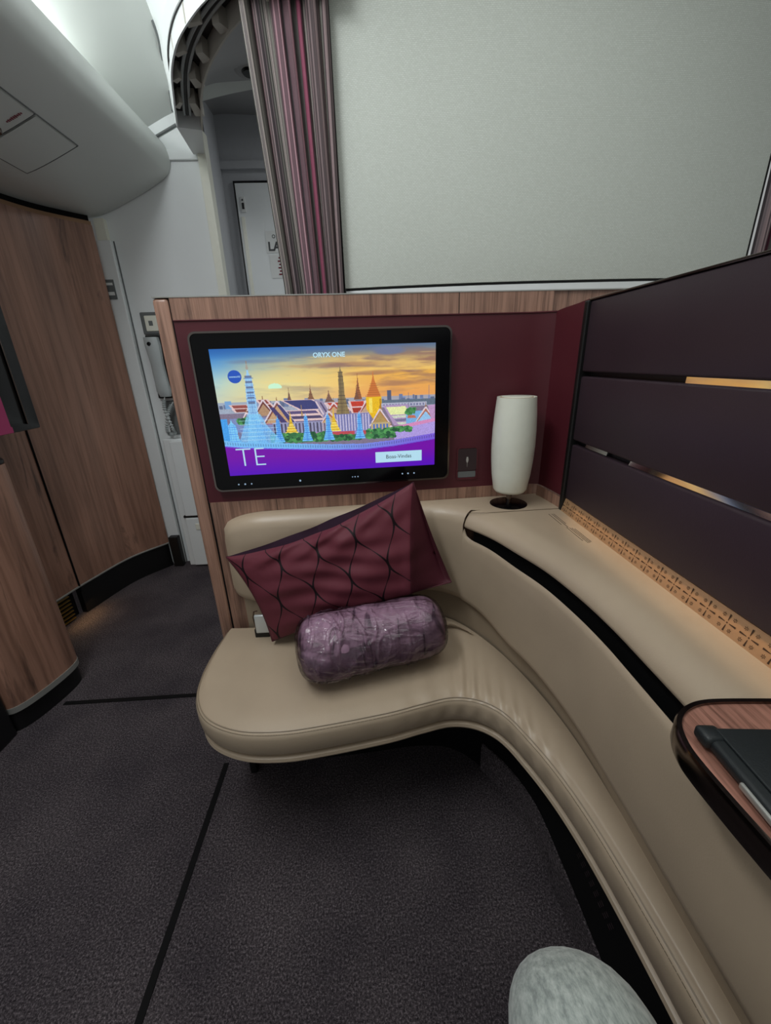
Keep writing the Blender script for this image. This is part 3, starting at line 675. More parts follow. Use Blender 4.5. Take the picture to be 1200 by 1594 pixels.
m = ((((X - .262) / .030) ** 2 + ((Yd - .295) / .030) ** 2) < 1) & (Yd < .305); img[m] = c8(205, 250, 215)
YB = Yd * 1.25      # the skyline was laid out on a taller sheet
def poly(pts, col, a=1):
    pts = np.array(pts, float); ins = np.zeros((NY, NX), bool); n = len(pts)
    x0, x1 = pts[:, 0].min(), pts[:, 0].max()
    for i in range(n):
        (xa, ya), (xb, yb_) = pts[i], pts[(i + 1) % n]
        if ya == yb_: continue
        c = ((ya > YB) != (yb_ > YB)) & (X < (xb - xa) * (YB - ya) / (yb_ - ya) + xa); ins ^= c
    img[ins] = img[ins] * (1 - a) + c8(*col) * a
def rect(x0, x1, y0, y1, col, a=1): m = (X >= x0) & (X < x1) & (YB >= y0) & (YB < y1); img[m] = img[m] * (1 - a) + c8(*col) * a
# haze, far city
rect(0, 1, .50, .62, (150, 165, 195), .8)
for k in range(70):
    x = rs.rand(); h = rs.rand() ** 3 * .05 + .008; wd = .006 + rs.rand() * .014; v = 120 + rs.rand() * 60
    rect(x, x + wd, .535 - h, .56, (v * .75, v * .85, v * 1.1))
rect(.772, .79, .44, .56, (84, 92, 120)); rect(.03, .06, .485, .56, (120, 165, 215))
rect(.60, 1, .535, .60, (96, 112, 130)); rect(.62, .96, .565, .62, (176, 178, 200))
for k in range(22): rect(.635 + k * .0145, .641 + k * .0145, .578, .600, (110, 112, 150))
rect(0, 1, .61, 1.2, (128, 116, 140))
def foliage(x0, x1, y0, y1, n=160):
    for k in range(n):
        x = x0 + rs.rand() * (x1 - x0); y = y0 + rs.rand() * (y1 - y0); r = .006 + rs.rand() * .007; v = rs.rand()
        m = ((X - x) / r) ** 2 + ((YB - y) / (r * 1.5)) ** 2 < 1; img[m] = c8(30 + 60 * v, 78 + 90 * v, 52 + 40 * v)
def gable(x, y, wd, h, roof, wall):      # gable end with barge boards and finial
    poly([(x - wd * .8, y + h), (x, y + .012), (x + wd * .8, y + h)], wall)
    for s in (-1, 1): poly([(x, y - .012), (x + s * wd, y + h), (x + s * wd * .80, y + h), (x, y + .035)], (222, 206, 214)); poly([(x, y + .016), (x + s * wd * .9, y + h), (x + s * wd * .80, y + h), (x, y + .045)], roof)
    poly([(x - .003, y), (x, y - .05), (x + .003, y)], (150, 110, 70))
def roof(x0, x1, y0, y1, sl_, main, n=3):       # layered sloping roof
    for k in range(n):
        a = k / n; b = (k + 1) / n; o_ = sl_ * (1 + .25 * k)
        poly([(x0 + sl_ * a - .004, y0 + (y1 - y0) * a), (x1 + sl_ * 1.2 * a + .004, y0 + (y1 - y0) * a), (x1 + sl_ * 1.2 * b, y0 + (y1 - y0) * b), (x0 + sl_ * b, y0 + (y1 - y0) * b)], (226, 196, 196))
        poly([(x0 + sl_ * a + .008, y0 + (y1 - y0) * (a + .04)), (x1 + sl_ * 1.2 * a - .006, y0 + (y1 - y0) * (a + .04)), (x1 + sl_ * 1.2 * b - .010, y0 + (y1 - y0) * (b - .06)), (x0 + sl_ * b + .008, y0 + (y1 - y0) * (b - .06))], main if k % 2 == 0 else tuple(c * .85 for c in main))
def spire(x, y0, y1, wd, col, thin=.35):
    hy = y1 - y0; poly([(x, y0), (x + wd * .10, y0 + hy * .30), (x + wd * thin, y0 + hy * .62), (x + wd, y1), (x - wd, y1), (x - wd * thin, y0 + hy * .62), (x - wd * .10, y0 + hy * .30)], col)
    for k in range(6):
        yk = y0 + hy * (.5 + .08 * k); rect(x - wd * (thin + .1 * k), x + wd * (thin + .1 * k), yk, yk + .005, tuple(c * .72 for c in col), .7)
def prang(x, y0, y1, wd, c1, c2):
    hy = y1 - y0; poly([(x, y0 - hy * .12), (x + wd * .12, y0), (x + wd * .45, y0 + hy * .08), (x + wd * .62, y0 + hy * .30), (x + wd * .66, y0 + hy * .55), (x + wd * .75, y0 + hy * .60), (x + wd * 1.1, y0 + hy * .80), (x + wd * 1.6, y1), (x - wd * 1.6, y1), (x - wd * 1.1, y0 + hy * .80), (x - wd * .75, y0 + hy * .60), (x - wd * .66, y0 + hy * .55), (x - wd * .62, y0 + hy * .30), (x - wd * .45, y0 + hy * .08), (x - wd * .12, y0)], c1)
    for k in range(11):
        yk = y0 + hy * (.06 + .085 * k); ww = wd * (.45 + (.15 if k < 6 else .15 + (k - 5) * .18)); rect(x - ww, x + ww, yk, yk + .006, c2, .8)
    for s in (-.3, .0, .3): rect(x + wd * s - .0015, x + wd * s + .0015, y0 + hy * .08, y1, c2, .5)
# distant spires and roofs
for x, y0, y1, wd, c in ((.32, .37, .52, .012, (126, 92, 80)), (.418, .35, .54, .024, (140, 98, 74)), (.500, .40, .53, .020, (136, 98, 84)), (.636, .24, .52, .018, (150, 92, 60)), (.628, .38, .52, .014, (130, 86, 66))): spire(x, y0, y1, wd, c)
roof(.05, .13, .525, .60, .02, (150, 78, 74), 2); gable(.145, .52, .035, .10, (120, 66, 60), (190, 160, 130)); roof(.17, .22, .48, .58, .03, (140, 66, 60), 2); gable(.20, .48, .05, .16, (110, 60, 58), (176, 140, 110))
gable(.12, .60, .03, .09, (140, 90, 80), (210, 190, 160))
rect(.04, .26, .66, .80, (124, 140, 190)); rect(.10, .24, .70, .73, (170, 74, 84))
# central halls
roof(.285, .425, .50, .60, .075, (62, 66, 120), 1); roof(.285, .44, .60, .80, .06, (92, 80, 124), 4)
gable(.262, .50, .075, .22, (130, 78, 70), (196, 158, 120)); 
poly([(.225, .56), (.245, .56), (.30, .72), (.27, .72)], (70, 60, 110)); poly([(.26, .54), (.275, .54), (.335, .72), (.31, .72)], (66, 64, 116))
rect(.23, .46, .72, .84, (150, 150, 186)); 
for k in range(14): rect(.235 + k * .0165, .242 + k * .0165, .73, .83, (74, 70, 96))
poly([(.43, .50), (.47, .52), (.53, .70), (.47, .70)], (150, 140, 170))
for k in range(5): poly([(.435 + k * .02, .52 + k * .01), (.442 + k * .02, .52 + k * .01), (.49 + k * .02, .72), (.48 + k * .02, .72)], (84, 74, 110) if k % 2 else (214, 196, 206))
spire(.37, .53, .66, .004, (196, 160, 90))
roof(.48, .56, .535, .63, .035, (190, 66, 52), 2); gable(.52, .535, .04, .11, (170, 70, 56), (196, 160, 130))
roof(.59, .665, .53, .66, .012, (196, 62, 46), 2); gable(.672, .53, .035, .12, (150, 60, 54), (190, 160, 140))
rect(.47, .69, .655, .84, (120, 122, 176))
for k in range(16): rect(.475 + k * .0135, .481 + k * .0135, .665, .83, (196, 190, 220)); 
gable(.495, .62, .04, .12, (170, 100, 70), (206, 180, 130)); rect(.46, .53, .74, .84, (176, 160, 176))
for k in range(5): rect(.468 + k * .013, .474 + k * .013, .74, .84, (96, 84, 110))
prang(.560, .22, .66, .020, (140, 122, 84), (84, 70, 58))
spire(.708, .235, .50, .034, (206, 118, 56), .45); poly([(.672, .50), (.745, .50), (.742, .62), (.755, .70), (.70, .72), (.672, .62)], (236, 188, 30)); rect(.685, .70, .51, .66, (250, 224, 100)); rect(.735, .742, .52, .66, (186, 130, 20))
# right halls
poly([(.75, .59), (.87, .585), (.955, .80), (.80, .80)], (176, 150, 190)); poly([(.765, .61), (.855, .605), (.885, .685), (.785, .69)], (232, 240, 170))
for k in range(3): poly([(.79 + k * .012, .70 + k * .035), (.893 + k * .018, .695 + k * .035), (.90 + k * .018, .72 + k * .035), (.80 + k * .012, .725 + k * .035)], (206, 214, 196) if k % 2 == 0 else (120, 116, 150))
gable(.735, .62, .055, .18, (176, 130, 80), (176, 146, 90)); rect(.69, .78, .76, .83, (190, 170, 130))
for k in range(5): rect(.70 + k * .016, .708 + k * .016, .775, .83, (70, 110, 190))
rect(.86, 1, .66, .80, (120, 176, 226)); gable(.955, .62, .05, .15, (176, 110, 90), (150, 196, 236)); poly([(.87, .70), (.90, .70), (.91, .73), (.865, .73)], (190, 110, 90)); foliage(.86, .90, .63, .69, 30); poly([(.965, .61), (1, .60), (1, .78), (.985, .78)], (190, 150, 196))
rect(.97, .972, .40, .58, (110, 110, 140)); rect(.872, .8735, .47, .62, (100, 100, 130))
# golden chedi
for x, y0 in ((.315, .60), (.515, .57)):
    spire(x, y0, .84, .030, (232, 190, 50), .30)
    for k in range(4): rect(x - .012 - .006 * k, x + .012 + .006 * k, .74 + .026 * k, .752 + .026 * k, (250, 224, 110))
# outer walls and trees
rect(.24, .95, .83, .875, (150, 130, 196)); poly([(.40, .845), (.49, .82), (.49, .86), (.40, .885)], (200, 120, 180)); rect(.50, .61, .835, .875, (190, 74, 84)); rect(.65, .76, .835, .875, (190, 74, 84)); gable(.785, .80, .03, .08, (176, 70, 80), (190, 180, 210))
poly([(.80, .83), (1, .76), (1, .90), (.80, .95)], (176, 156, 226)); poly([(.80, .81), (1, .74), (1, .775), (.80, .85)], (214, 140, 190))
foliage(.08, .14, .66, .72, 50); foliage(.22, .33, .84, .92, 190); foliage(.34, .48, .84, .92, 220); foliage(.50, .64, .88, .925, 130); foliage(.67, .80, .83, .92, 150); foliage(.80, .88, .82, .86, 60)
# blue prangs
blue1, blue2 = (112, 190, 250), (60, 120, 214)
for x, y0, wd in ((.255, .67, .016), (.385, .655, .016), (.487, .655, .017), (.635, .655, .016)): prang(x, y0, .92, wd, blue1, blue2)
prang(.045, .70, .98, .036, (130, 206, 255), (80, 150, 236)); rect(.0, .028, .66, .95, (70, 160, 236)); prang(.150, .225, .99, .034, (156, 206, 246), (92, 132, 200))
prang(.150, .34, 1.0, .030, (150, 200, 240), (88, 128, 196))
for k in range(6): rect(.135, .165, .25 + k * .05, .27 + k * .05, (88, 96, 132), .75)
poly([(.06, .95), (.10, .74), (.12, .62), (.18, .62), (.205, .74), (.28, .96)], (128, 204, 255), .75)
for k in range(26): rect(.075 + k * .0076, .0775 + k * .0076, .66 + abs(k - 9) * .013, .96, (70, 140, 232), .55)
for k in range(7): rect(.08, .25, .68 + k * .04, .688 + k * .04, (196, 236, 255), .45)
poly([(.147, .16), (.150, .09), (.153, .16)], (150, 130, 110)); poly([(.144, .18), (.150, .13), (.156, .18), (.150, .20)], (170, 160, 150))
# embankment wall: blue to violet band along the curve, then the purple field
curve = np.interp(X, [0, .08, .2, .35, .5, .65, .8, 1], [.745, .765, .78, .80, .818, .826, .808, .765])
band = (Yd > curve - .045) & (Yd < curve); img[band] = mixc(c8(120, 190, 250) * np.ones_like(img), c8(126, 92, 220) * np.ones_like(img), np.clip((X - .3) * 1.4, 0, 1))[band]
tick = band & ((xx // 3) % 2 == 0) & (Yd < curve - .012) & (Yd > curve - .034); img[tick] *= .82
edge = (Yd >= curve) & (Yd < curve + .012); img[edge] = c8(110, 90, 220)
pf = Yd >= curve + .008
purp = mixc(c8(116, 0, 170) * np.ones_like(img), c8(84, 0, 190) * np.ones_like(img), np.clip((Yd - .85) / .15, 0, 1)); img[pf] = purp[pf]
nz_ = np.random.RandomState(8).rand(NY, NX); bld = (Yd > .43) & (Yd < curve - .03); img[bld] *= (.90 + .2 * nz_[bld])[:, None]
img = np.clip(img, 0, 1)
if True:
    bm = None
    xs = np.linspace(S0, S1, NX + 1); zs = np.linspace(T1, T0, NY + 1)
    off = worldpos(tv); base = P0 + PN * .0181 - off
    G = np.zeros(((NY + 1) * (NX + 1), 3)); gx, gz = np.meshgrid(xs, zs)
    G[:, 0] = (base.x + PU.x * gx).ravel(); G[:, 1] = (base.y + PU.y * gx).ravel(); G[:, 2] = (base.z + gz).ravel()
    k = np.arange(NY)[:, None] * (NX + 1) + np.arange(NX)[None, :]
    F = np.stack([k + NX + 1, k + NX + 2, k + 1, k], -1).reshape(-1, 4)
    me = bpy.data.meshes.new('screen'); me.from_pydata(G.tolist(), [], F.tolist())
    at = me.color_attributes.new('picture', 'FLOAT_COLOR', 'CORNER')
    L = np.where(img <= .04045, img / 12.92, ((img + .055) / 1.055) ** 2.4).reshape(-1, 3)
    L = np.repeat(np.concatenate([L, np.ones((len(L), 1))], 1), 4, axis=0)
    at.data.foreach_set('color', L.astype(np.float32).ravel()); me.update()
    scr = obj('screen', me, 'screen_picture', tv, smooth=False); scr['label'] = 'lit picture of a temple skyline at sunset above a purple field'
def TM(u, z, v=.0188): return Matrix.Translation(PW(u, v, z)) @ Matrix((PU, Vector((0, 0, 1)), PN)).transposed().to_4x4()
SU = lambda a: S0 + (S1 - S0) * a
SZ = lambda b: T1 - (T1 - T0) * b
obj('title_text', text_bm('ORYX ONE', .0155, TM(SU(.515), SZ(.067)), font_offset=.0004), 'screen_text', scr, smooth=False)
obj('large_letters', text_bm('TE', .072, TM(SU(.040), SZ(.855)), font_offset=-.0016, align='LEFT'), 'screen_text', scr, smooth=False)
obj('button', plate([(SU(.705), SZ(.955)), (SU(.935), SZ(.955)), (SU(.935), SZ(.862)), (SU(.705), SZ(.862))], .0182, .0186), 'screen_text', scr, smooth=False)
obj('button_text', text_bm('Boas-Vindas', .0145, TM(SU(.82), SZ(.908), .0189)), 'print_grey', scr, smooth=False)
cir = [(SU(.092) + .0165 * math.cos(a), SZ(.205) + .0155 * math.sin(a)) for a in [2 * math.pi * k / 28 for k in range(28)]]
m_emit('logo_blue', (24, 84, 196), .9)
lg = obj('round_logo', plate(cir, .0182, .0185), 'logo_blue', scr, smooth=False)
obj('logo_text', text_bm('oneworld', .0068, TM(SU(.092), SZ(.205), .0187)), 'screen_text', lg, smooth=False)
def dot(u, z, r): return plate([(u + r * math.cos(a), z + r * math.sin(a)) for a in [math.pi * k / 4 for k in range(8)]], .0176, .0181)
for u, z, r in ((-.352, .878, .0020), (-.335, .878, .0024), (-.318, .878, .0020), (-.188, .879, .0028), (-.045, .881, .0015), (-.038, .881, .0018), (-.030, .881, .0018), (.094, .882, .0022), (.110, .882, .0024), (.127, .882, .0022)):
    obj('indicator_mark', dot(u, z, r), 'indicator', tv, smooth=False)

# ------------------------------------------------------------------ sofa bench
sofa = thing('corner_sofa', 'beige leather corner bench with curved backrest and cantilevered seat cushion', 'sofa', (.1, .9, 0))
# backrest face in plan, left end to the near right
PADC = [(-.415, 1.032), (-.30, 1.030), (-.15, 1.037), (.0, 1.046), (.10, 1.052), (.16, 1.050), (.205, 1.032), (.250, .990), (.298, .915), (.334, .82), (.364, .73), (.382, .63), (.390, .54), (.391, .45), (.391, .30), (.391, .10), (.391, -.15), (.391, -.5)]
NP = 150
PAD = [Vector((p[0], p[1], 0)) for p in catmull(PADC, NP)]
def normal(path, i):
    t = (path[min(i + 1, len(path) - 1)] - path[max(i - 1, 0)]).normalized(); return Vector((-t.y, t.x, 0))    # away from the sitter
kslot = min(range(NP), key=lambda i: (PAD[i] - Vector((.250, .990, 0))).length)
# A: the leather backrest whose top runs back to the partition
BACKC = [(-.415, 1.074), (-.30, 1.080), (-.15, 1.088), (.0, 1.096), (.20, 1.106), (.42, 1.117), (.50, 1.12), (.515, .990)]
bm = B(); rows = []
PB = catmull(BACKC, kslot + 1)
for i in range(kslot + 1):
    p = PAD[i]; n = normal(PAD, i); b = Vector((PB[i][0], PB[i][1], 0)); e = 1.0
    if i < 10:   # rounded left end
        q = i / 10; e = math.sqrt(max(0, 1 - (1 - q) ** 2))
    zt = .793 - .045 * (1 - e); zb = .525 + .03 * (1 - e)
    p = p + n * (.030 * (1 - e))
    d = b - p; d.z = 0; prof = [(.028, zb - .012), (.012, zb - .006), (.003, zb + .004), (0, zb + .020), (0, .62), (0, .70), (0, zt - .035), (.006, zt - .018), (.018, zt - .006), (.032, zt - .001)]
    r = [p + n * min(a, max(.001, d.length - .004)) + Vector((0, 0, z)) for a, z in prof]
    q0 = r[-1].copy(); q1 = b + Vector((0, 0, zt))
    for k in range(1, 9): r.append(q0 + (q1 - q0) * (k / 8))
    rows.append(r)
grid(bm, rows, cap=False)
try: bm.faces.new([bm.verts[k] for k in ()])
except Exception: pass
bmesh.ops.holes_fill(bm, edges=[e for e in bm.edges if e.is_boundary and all(abs(v.co.x + .415) < .06 for v in e.verts)], sides=0)
bmesh.ops.recalc_face_normals(bm, faces=bm.faces); obj('backrest', bm, 'leather', sofa, angle=60)
# B: the curved front panel below the slot
bm = B(); rows = []
for i in range(kslot, NP):
    p = PAD[i]; n = normal(PAD, i); e = min(1, (i - kslot) / 4); e = math.sqrt(max(0, 1 - (1 - e) ** 2))
    ztop = .745 + (.719 - .745) * e
    s = min(1, (i - kslot) / 22); s = s * s * (3 - 2 * s); lo_ = -.017 * s; up_ = -.011 * s
    prof = [(.026, .500), (lo_ + .010, .504), (lo_ + .002, .512), (lo_, .526), (lo_ * .7 + up_ * .3, .60), (lo_ * .3 + up_ * .7, .67), (up_, ztop - .014), (up_ + .0025, ztop - .004), (up_ + .006, ztop), (up_ + .009, ztop - .003), (up_ + .010, ztop - .03)]
    prof = [(a, z + (.013 * (1 - s) if z < .55 else 0)) for a, z in prof]
    rows.append([p + n * a + Vector((0, 0, z)) for a, z in prof])
grid(bm, rows); bmesh.ops.recalc_face_normals(bm, faces=bm.faces); obj('backrest', bm, 'leather', sofa, angle=60)
# recessed lower back
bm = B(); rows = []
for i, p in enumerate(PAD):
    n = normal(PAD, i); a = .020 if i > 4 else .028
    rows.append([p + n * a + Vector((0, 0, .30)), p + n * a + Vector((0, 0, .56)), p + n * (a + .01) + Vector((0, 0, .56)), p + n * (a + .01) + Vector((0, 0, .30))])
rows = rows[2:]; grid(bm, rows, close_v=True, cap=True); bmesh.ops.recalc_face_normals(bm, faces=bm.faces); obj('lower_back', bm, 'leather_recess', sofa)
# seat cushion: paired stations (front seam, back line)
ST = [(-.442, 1.035, -.438, 1.048), (-.452, .95, -.41, 1.046), (-.452, .86, -.38, 1.045), (-.436, .785, -.34, 1.046), (-.392, .722, -.29, 1.048), (-.315, .684, -.23, 1.051), (-.225, .674, -.17, 1.054), (-.13, .682, -.11, 1.058),
      (.014, .704, .03, 1.064), (.10, .724, .12, 1.066), (.172, .737, .205, 1.050), (.235, .724, .265, .995), (.284, .684, .318, .905), (.318, .612, .356, .81), (.345, .53, .386, .70), (.363, .44, .404, .59), (.375, .33, .411, .45), (.383, .21, .411, .31), (.388, .05, .411, .12), (.39, -.2, .411, -.18), (.39, -.5, .411, -.5)]
NC = 320; CS = catmull(ST, NC)
FR = [Vector((c[0], c[1], 0)) for c in CS]; BK = [Vector((c[2], c[3], 0)) for c in CS]
ZS = .430
def wr(u, v):     # gathers in the leather around the inner curve and at the back
    a = math.exp(-((u - .50) / .06) ** 2) * (v ** 1.2); r = .0050 * a * math.sin(u * 210 + 2.0 * math.sin(v * 4 + u * 40)) * (.6 + .4 * math.sin(u * 61))
    b = math.exp(-((u - .62) / .07) ** 2) * v ** 3; return r + .0034 * b * math.sin(u * 240 + v * 4)
bm = B(); rows = []
for i in range(NC):
    f, b = FR[i], BK[i]; n = -normal(FR, i) if True else None; n = Vector((n.x, n.y, 0)); u = i / (NC - 1); r = []
    out = n if (f + n * .01 - b).length > (f - n * .01 - b).length else -n
    for k in range(22):
        v = k / 21; q = b + (f - b) * v
        z = ZS + .006 * math.sin(v * math.pi) * min(1, (f - b).length / .2) - .006 * max(0, (v - .9) / .1) ** 2 + wr(u, v)
        r.append(q + Vector((0, 0, z)))
    fold = .0024 * math.exp(-((u - .60) / .16) ** 2) * math.sin(u * 190)
    for a, z in ((.005, -.007), (.010, -.013), (.0125, -.022), (.0125 + fold, -.040), (.011 + fold, -.058), (.006, -.072), (-.004, -.081), (-.02, -.084)):
        r.append(f + out * a + Vector((0, 0, ZS + z)))
    rows.append(r)
grid(bm, rows); bmesh.ops.recalc_face_normals(bm, faces=bm.faces); cu = obj('seat_cushion', bm, 'leather', sofa, angle=75)
def offs(i, a):
    n = normal(FR, i); out = n if (FR[i] + n * .01 - BK[i]).length > (FR[i] - n * .01 - BK[i]).length else -n; return FR[i] + out * a
bm = B(); tube(bm, [offs(i, .0045) + Vector((0, 0, ZS - .0052)) for i in range(NC)], .0011, 6); obj('seam_piping', bm, 'leather_recess', cu)
bm = B()
for i in range(2, NC - 2):
    tube(bm, [offs(i, .0088) * .8 + offs(i - 1, .0088) * .2 + Vector((0, 0, ZS - .0105)), offs(i, .0088) * .35 + offs(i + 1, .0088) * .65 + Vector((0, 0, ZS - .0105))], .0006, 4)
obj('stitching', bm, 'thread', cu)
# shell lip below the cushion
bm = B(); rows = []
for i in range(NC):
    rows.append([offs(i, a) + Vector((0, 0, z)) for a, z in ((-.03, .346), (-.002, .347), (.006, .343), (.008, .336), (.004, .329), (-.03, .327))])
grid(bm, rows, close_v=True, cap=True); bmesh.ops.recalc_face_normals(bm, faces=bm.faces); obj('seat_shell', bm, 'leather', sofa)
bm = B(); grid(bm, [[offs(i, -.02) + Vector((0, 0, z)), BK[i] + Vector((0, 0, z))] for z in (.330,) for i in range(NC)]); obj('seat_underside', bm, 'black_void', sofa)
# dark supporting cabinet under the bench
KF = catmull([(-.36, .93), (-.1, .94), (.12, .955), (.24, .93), (.33, .83), (.385, .70), (.396, .55), (.398, .40), (.40, .2), (.40, -.5)], 50)
bm = B(); prism(bm, [(p[0], p[1]) for p in KF] + [(.42, -.5), (.42, 1.03), (-.40, 1.03)], .0, .325); obj('base', bm, 'black_void', sofa, smooth=False)
bm = B(); wallstrip(bm, [(p[0] - .006, p[1] - .004) for p in KF[20:]], .0, .105, .005, 1); obj('kick_plate', bm, 'carpet', sofa)
bm = B()
for r in range(3):
    for k in range(8): box(bm, (.3970, .395 + k * .016 - .003 * r, .202 + r * .009), (.3978, .403 + k * .016 - .003 * r, .2035 + r * .009))
obj('vent_grille', bm, 'aubergine_plastic', sofa, smooth=False)
bm = B(); box(bm, (-.405, .90, 0), (-.385, .93, .33), .003); obj('support_leg', bm, 'black_satin', sofa, smooth=False)

# ------------------------------------------------------------------ side console
con = thing('side_console', 'beige leather side console with dark slot running under the aubergine wall', 'console', (.45, .3, 0))
bm = B(); rows = []; kl = kslot
for i in range(kl, NP):
    p = PAD[i]; n = normal(PAD, i); bk = Vector((.515, p.y, 0))
    if i < kl + 26: bk.y = p.y + (.990 - PAD[kl].y) * (1 - (i - kl) / 26)
    e = min(1, (i - kl) / 5); e = math.sqrt(1 - (1 - e) ** 2); g = .005 * (1 - e)
    f0 = p + n * (.001 + g); prof = [(.03, .751), (.004, .748), (.0, .751), (.0, .757), (.006, .770), (.018, .7815), (.034, .789), (.050, .7925)]
    r = [f0 + n * a + Vector((0, 0, z)) for a, z in prof]; s = r[-1].copy()
    for k in range(1, 7): r.append(s + (Vector((bk.x, bk.y, .7925)) - s) * (k / 6))
    rows.append(r)
grid(bm, rows); bmesh.ops.recalc_face_normals(bm, faces=bm.faces); lid = obj('lid', bm, 'leather', con, angle=60)
bm = B(); grid(bm, [[PAD[i] + normal(PAD, i) * .024 + Vector((0, 0, z)) for z in (.68, .76)] for i in range(kl + 2, NP)]); obj('slot', bm, 'black_void', con)
bm = B()
pts = [r for r in (PAD[kl] + normal(PAD, kl) * .004 + Vector((0, 0, .765)), PAD[kl] + normal(PAD, kl) * .02 + Vector((0, 0, .785)), Vector((.30, .983, .7935)), Vector((.40, .986, .7935)), Vector((.512, .990, .7935)))]
tube(bm, catmull([tuple(p) for p in pts], 24), .0007, 6); obj('lid_seam', bm, 'thread', con)
bm = B(); prism(bm, [(.43, 1.06), (.513, 1.06), (.513, -.5), (.43, -.5)], 0, .70); obj('body', bm, 'black_void', con, smooth=False)
bm = B()
def lbl(x0, y0, ln, dx): # a line of very small print lying on the leather
    yy_ = y0; 
    while yy_ > y0 - ln:
        w_ = random.uniform(.004, .010); box(bm, (x0 + dx, yy_ - w_, .7922), (x0 + dx + .0016, yy_, .7929)); yy_ -= w_ + .0014
for dx, ya, ln in ((0, .955, .07), (.008, .955, .085), (.013, .955, .06), (.004, .865, .075), (.010, .862, .085), (.0145, .86, .080), (.019, .855, .07)): lbl(.462, ya, ln, dx)
obj('small_print', bm, 'print_dark', con, smooth=False)

# ------------------------------------------------------------------ right suite wall of padded slats
wl = thing('suite_side_wall', 'aubergine leather suite wall of three wide slats with a pierced gold strip', 'wall panel', (.53, .3, .78))
def slat(z0, z1):
    bm = B(); box(bm, (.513, -.6, z0), (.535, .980, z1), .005, 3); return bm
obj('slat', slat(1.140, 1.290), 'aubergine_leather', wl); obj('slat', slat(.979, 1.130), 'aubergine_leather', wl); obj('slat', slat(.826, .968), 'aubergine_leather', wl)
bm = B(); box(bm, (.530, -.6, .78), (.56, .985, 1.288)); obj('backing', bm, 'black_satin', wl, smooth=False)
def pstrip(z, y0, y1, tilt, h=.0052):
    t = math.radians(tilt); up_ = Vector((math.sin(t), 0, math.cos(t))) * h; th = Vector((.003, 0, 0)); bm = B(); c = Vector((.521, 0, z))
    vs = [bm.verts.new(q) for q in [c + Vector((0, y, 0)) + s_ * up_ + k for y in (y0, y1) for k, s_ in ((th * 0, -1), (th * 0, 1), (th, 1), (th, -1))]]
    for f in ((0, 1, 2, 3), (7, 6, 5, 4), (0, 4, 5, 1), (1, 5, 6, 2), (2, 6, 7, 3), (3, 7, 4, 0)): bm.faces.new([vs[k] for k in f])
    bmesh.ops.recalc_face_normals(bm, faces=bm.faces); obj('polished_strip', bm, 'polished_trim', wl, smooth=False)
pstrip(1.1352, -.6, .66, 3); pstrip(.9735, -.6, .76, 23.0); pstrip(.9735, .84, .93, 12, .004)
bm = B(); vs = box(bm, (.505, .978, .786), (.54, .993, 1.291), .003)
obj('end_trim', bm, 'black_satin', wl, smooth=False)
bm = B(); box(bm, (.511, -.6, 1.290), (.56, .985, 1.294), .001); obj('top_edge', bm, 'dark_chrome', wl, smooth=False)
# gold strip with pierced flower pattern
bm = B(); vs = [bm.verts.new(c) for c in ((.505, -.6, .7910), (.505, .978, .7910), (.5155, .978, .826), (.5155, -.6, .826), (.525, -.6, .7910), (.525, .978, .7910), (.525, .978, .826), (.525, -.6, .826))]
for f in ((0, 1, 2, 3), (5, 4, 7, 6), (0, 3, 7, 4), (1, 5, 6, 2), (3, 2, 6, 7), (0, 4, 5, 1)): bm.faces.new([vs[k] for k in f])
bmesh.ops.recalc_face_normals(bm, faces=bm.faces); gs = obj('gold_strip', bm, 'gold_metal', wl, smooth=False)
GN = Vector((-.0385, 0, .0105)).normalized(); GV = Vector((.0105, 0, .0385)).normalized()
def gp(y, h): return Vector((.505, y, .7905)) + GV * h + GN * .0004
bm = B()
def gq(c, d, l0, l1, w0, w1):
    pts = []
    for l, w_ in ((l0, w0), (l0, -w0), (l1, -w1), (l1, w1)): pts.append((c[0] + d[0] * l - d[1] * w_, c[1] + d[1] * l + d[0] * w_))
    f = bm.faces.new([bm.verts.new(gp(*p)) for p in pts])
y = .962; pit = .0355
while y > .30:
    c = (y, .0185)
    for a in (0, 90, 180, 270):
        d = (math.cos(math.radians(a)), math.sin(math.radians(a))); gq(c, d, .0035, .0135 if a in (90, 270) else .0145, .0004, .0014)
    gq(c, (1, 0), -.001, .001, .001, .001)
    for sy, sh in ((1, 1), (1, -1), (-1, 1), (-1, -1)):
        cc = (y + sy * .0088, .0185 + sh * .0090)
        for a in range(0, 360, 60): gq(cc, (math.cos(math.radians(a + 30)), math.sin(math.radians(a + 30))), .0008, .0030, .0002, .0006)
    y -= pit
bmesh.ops.recalc_face_normals(bm, faces=bm.faces)
for f in bm.faces:
    if f.normal.dot(GN) < 0: f.normal_flip()
o = obj('pierced_pattern', bm, 'gold_hole', gs, smooth=False); o['kind'] = 'stuff'

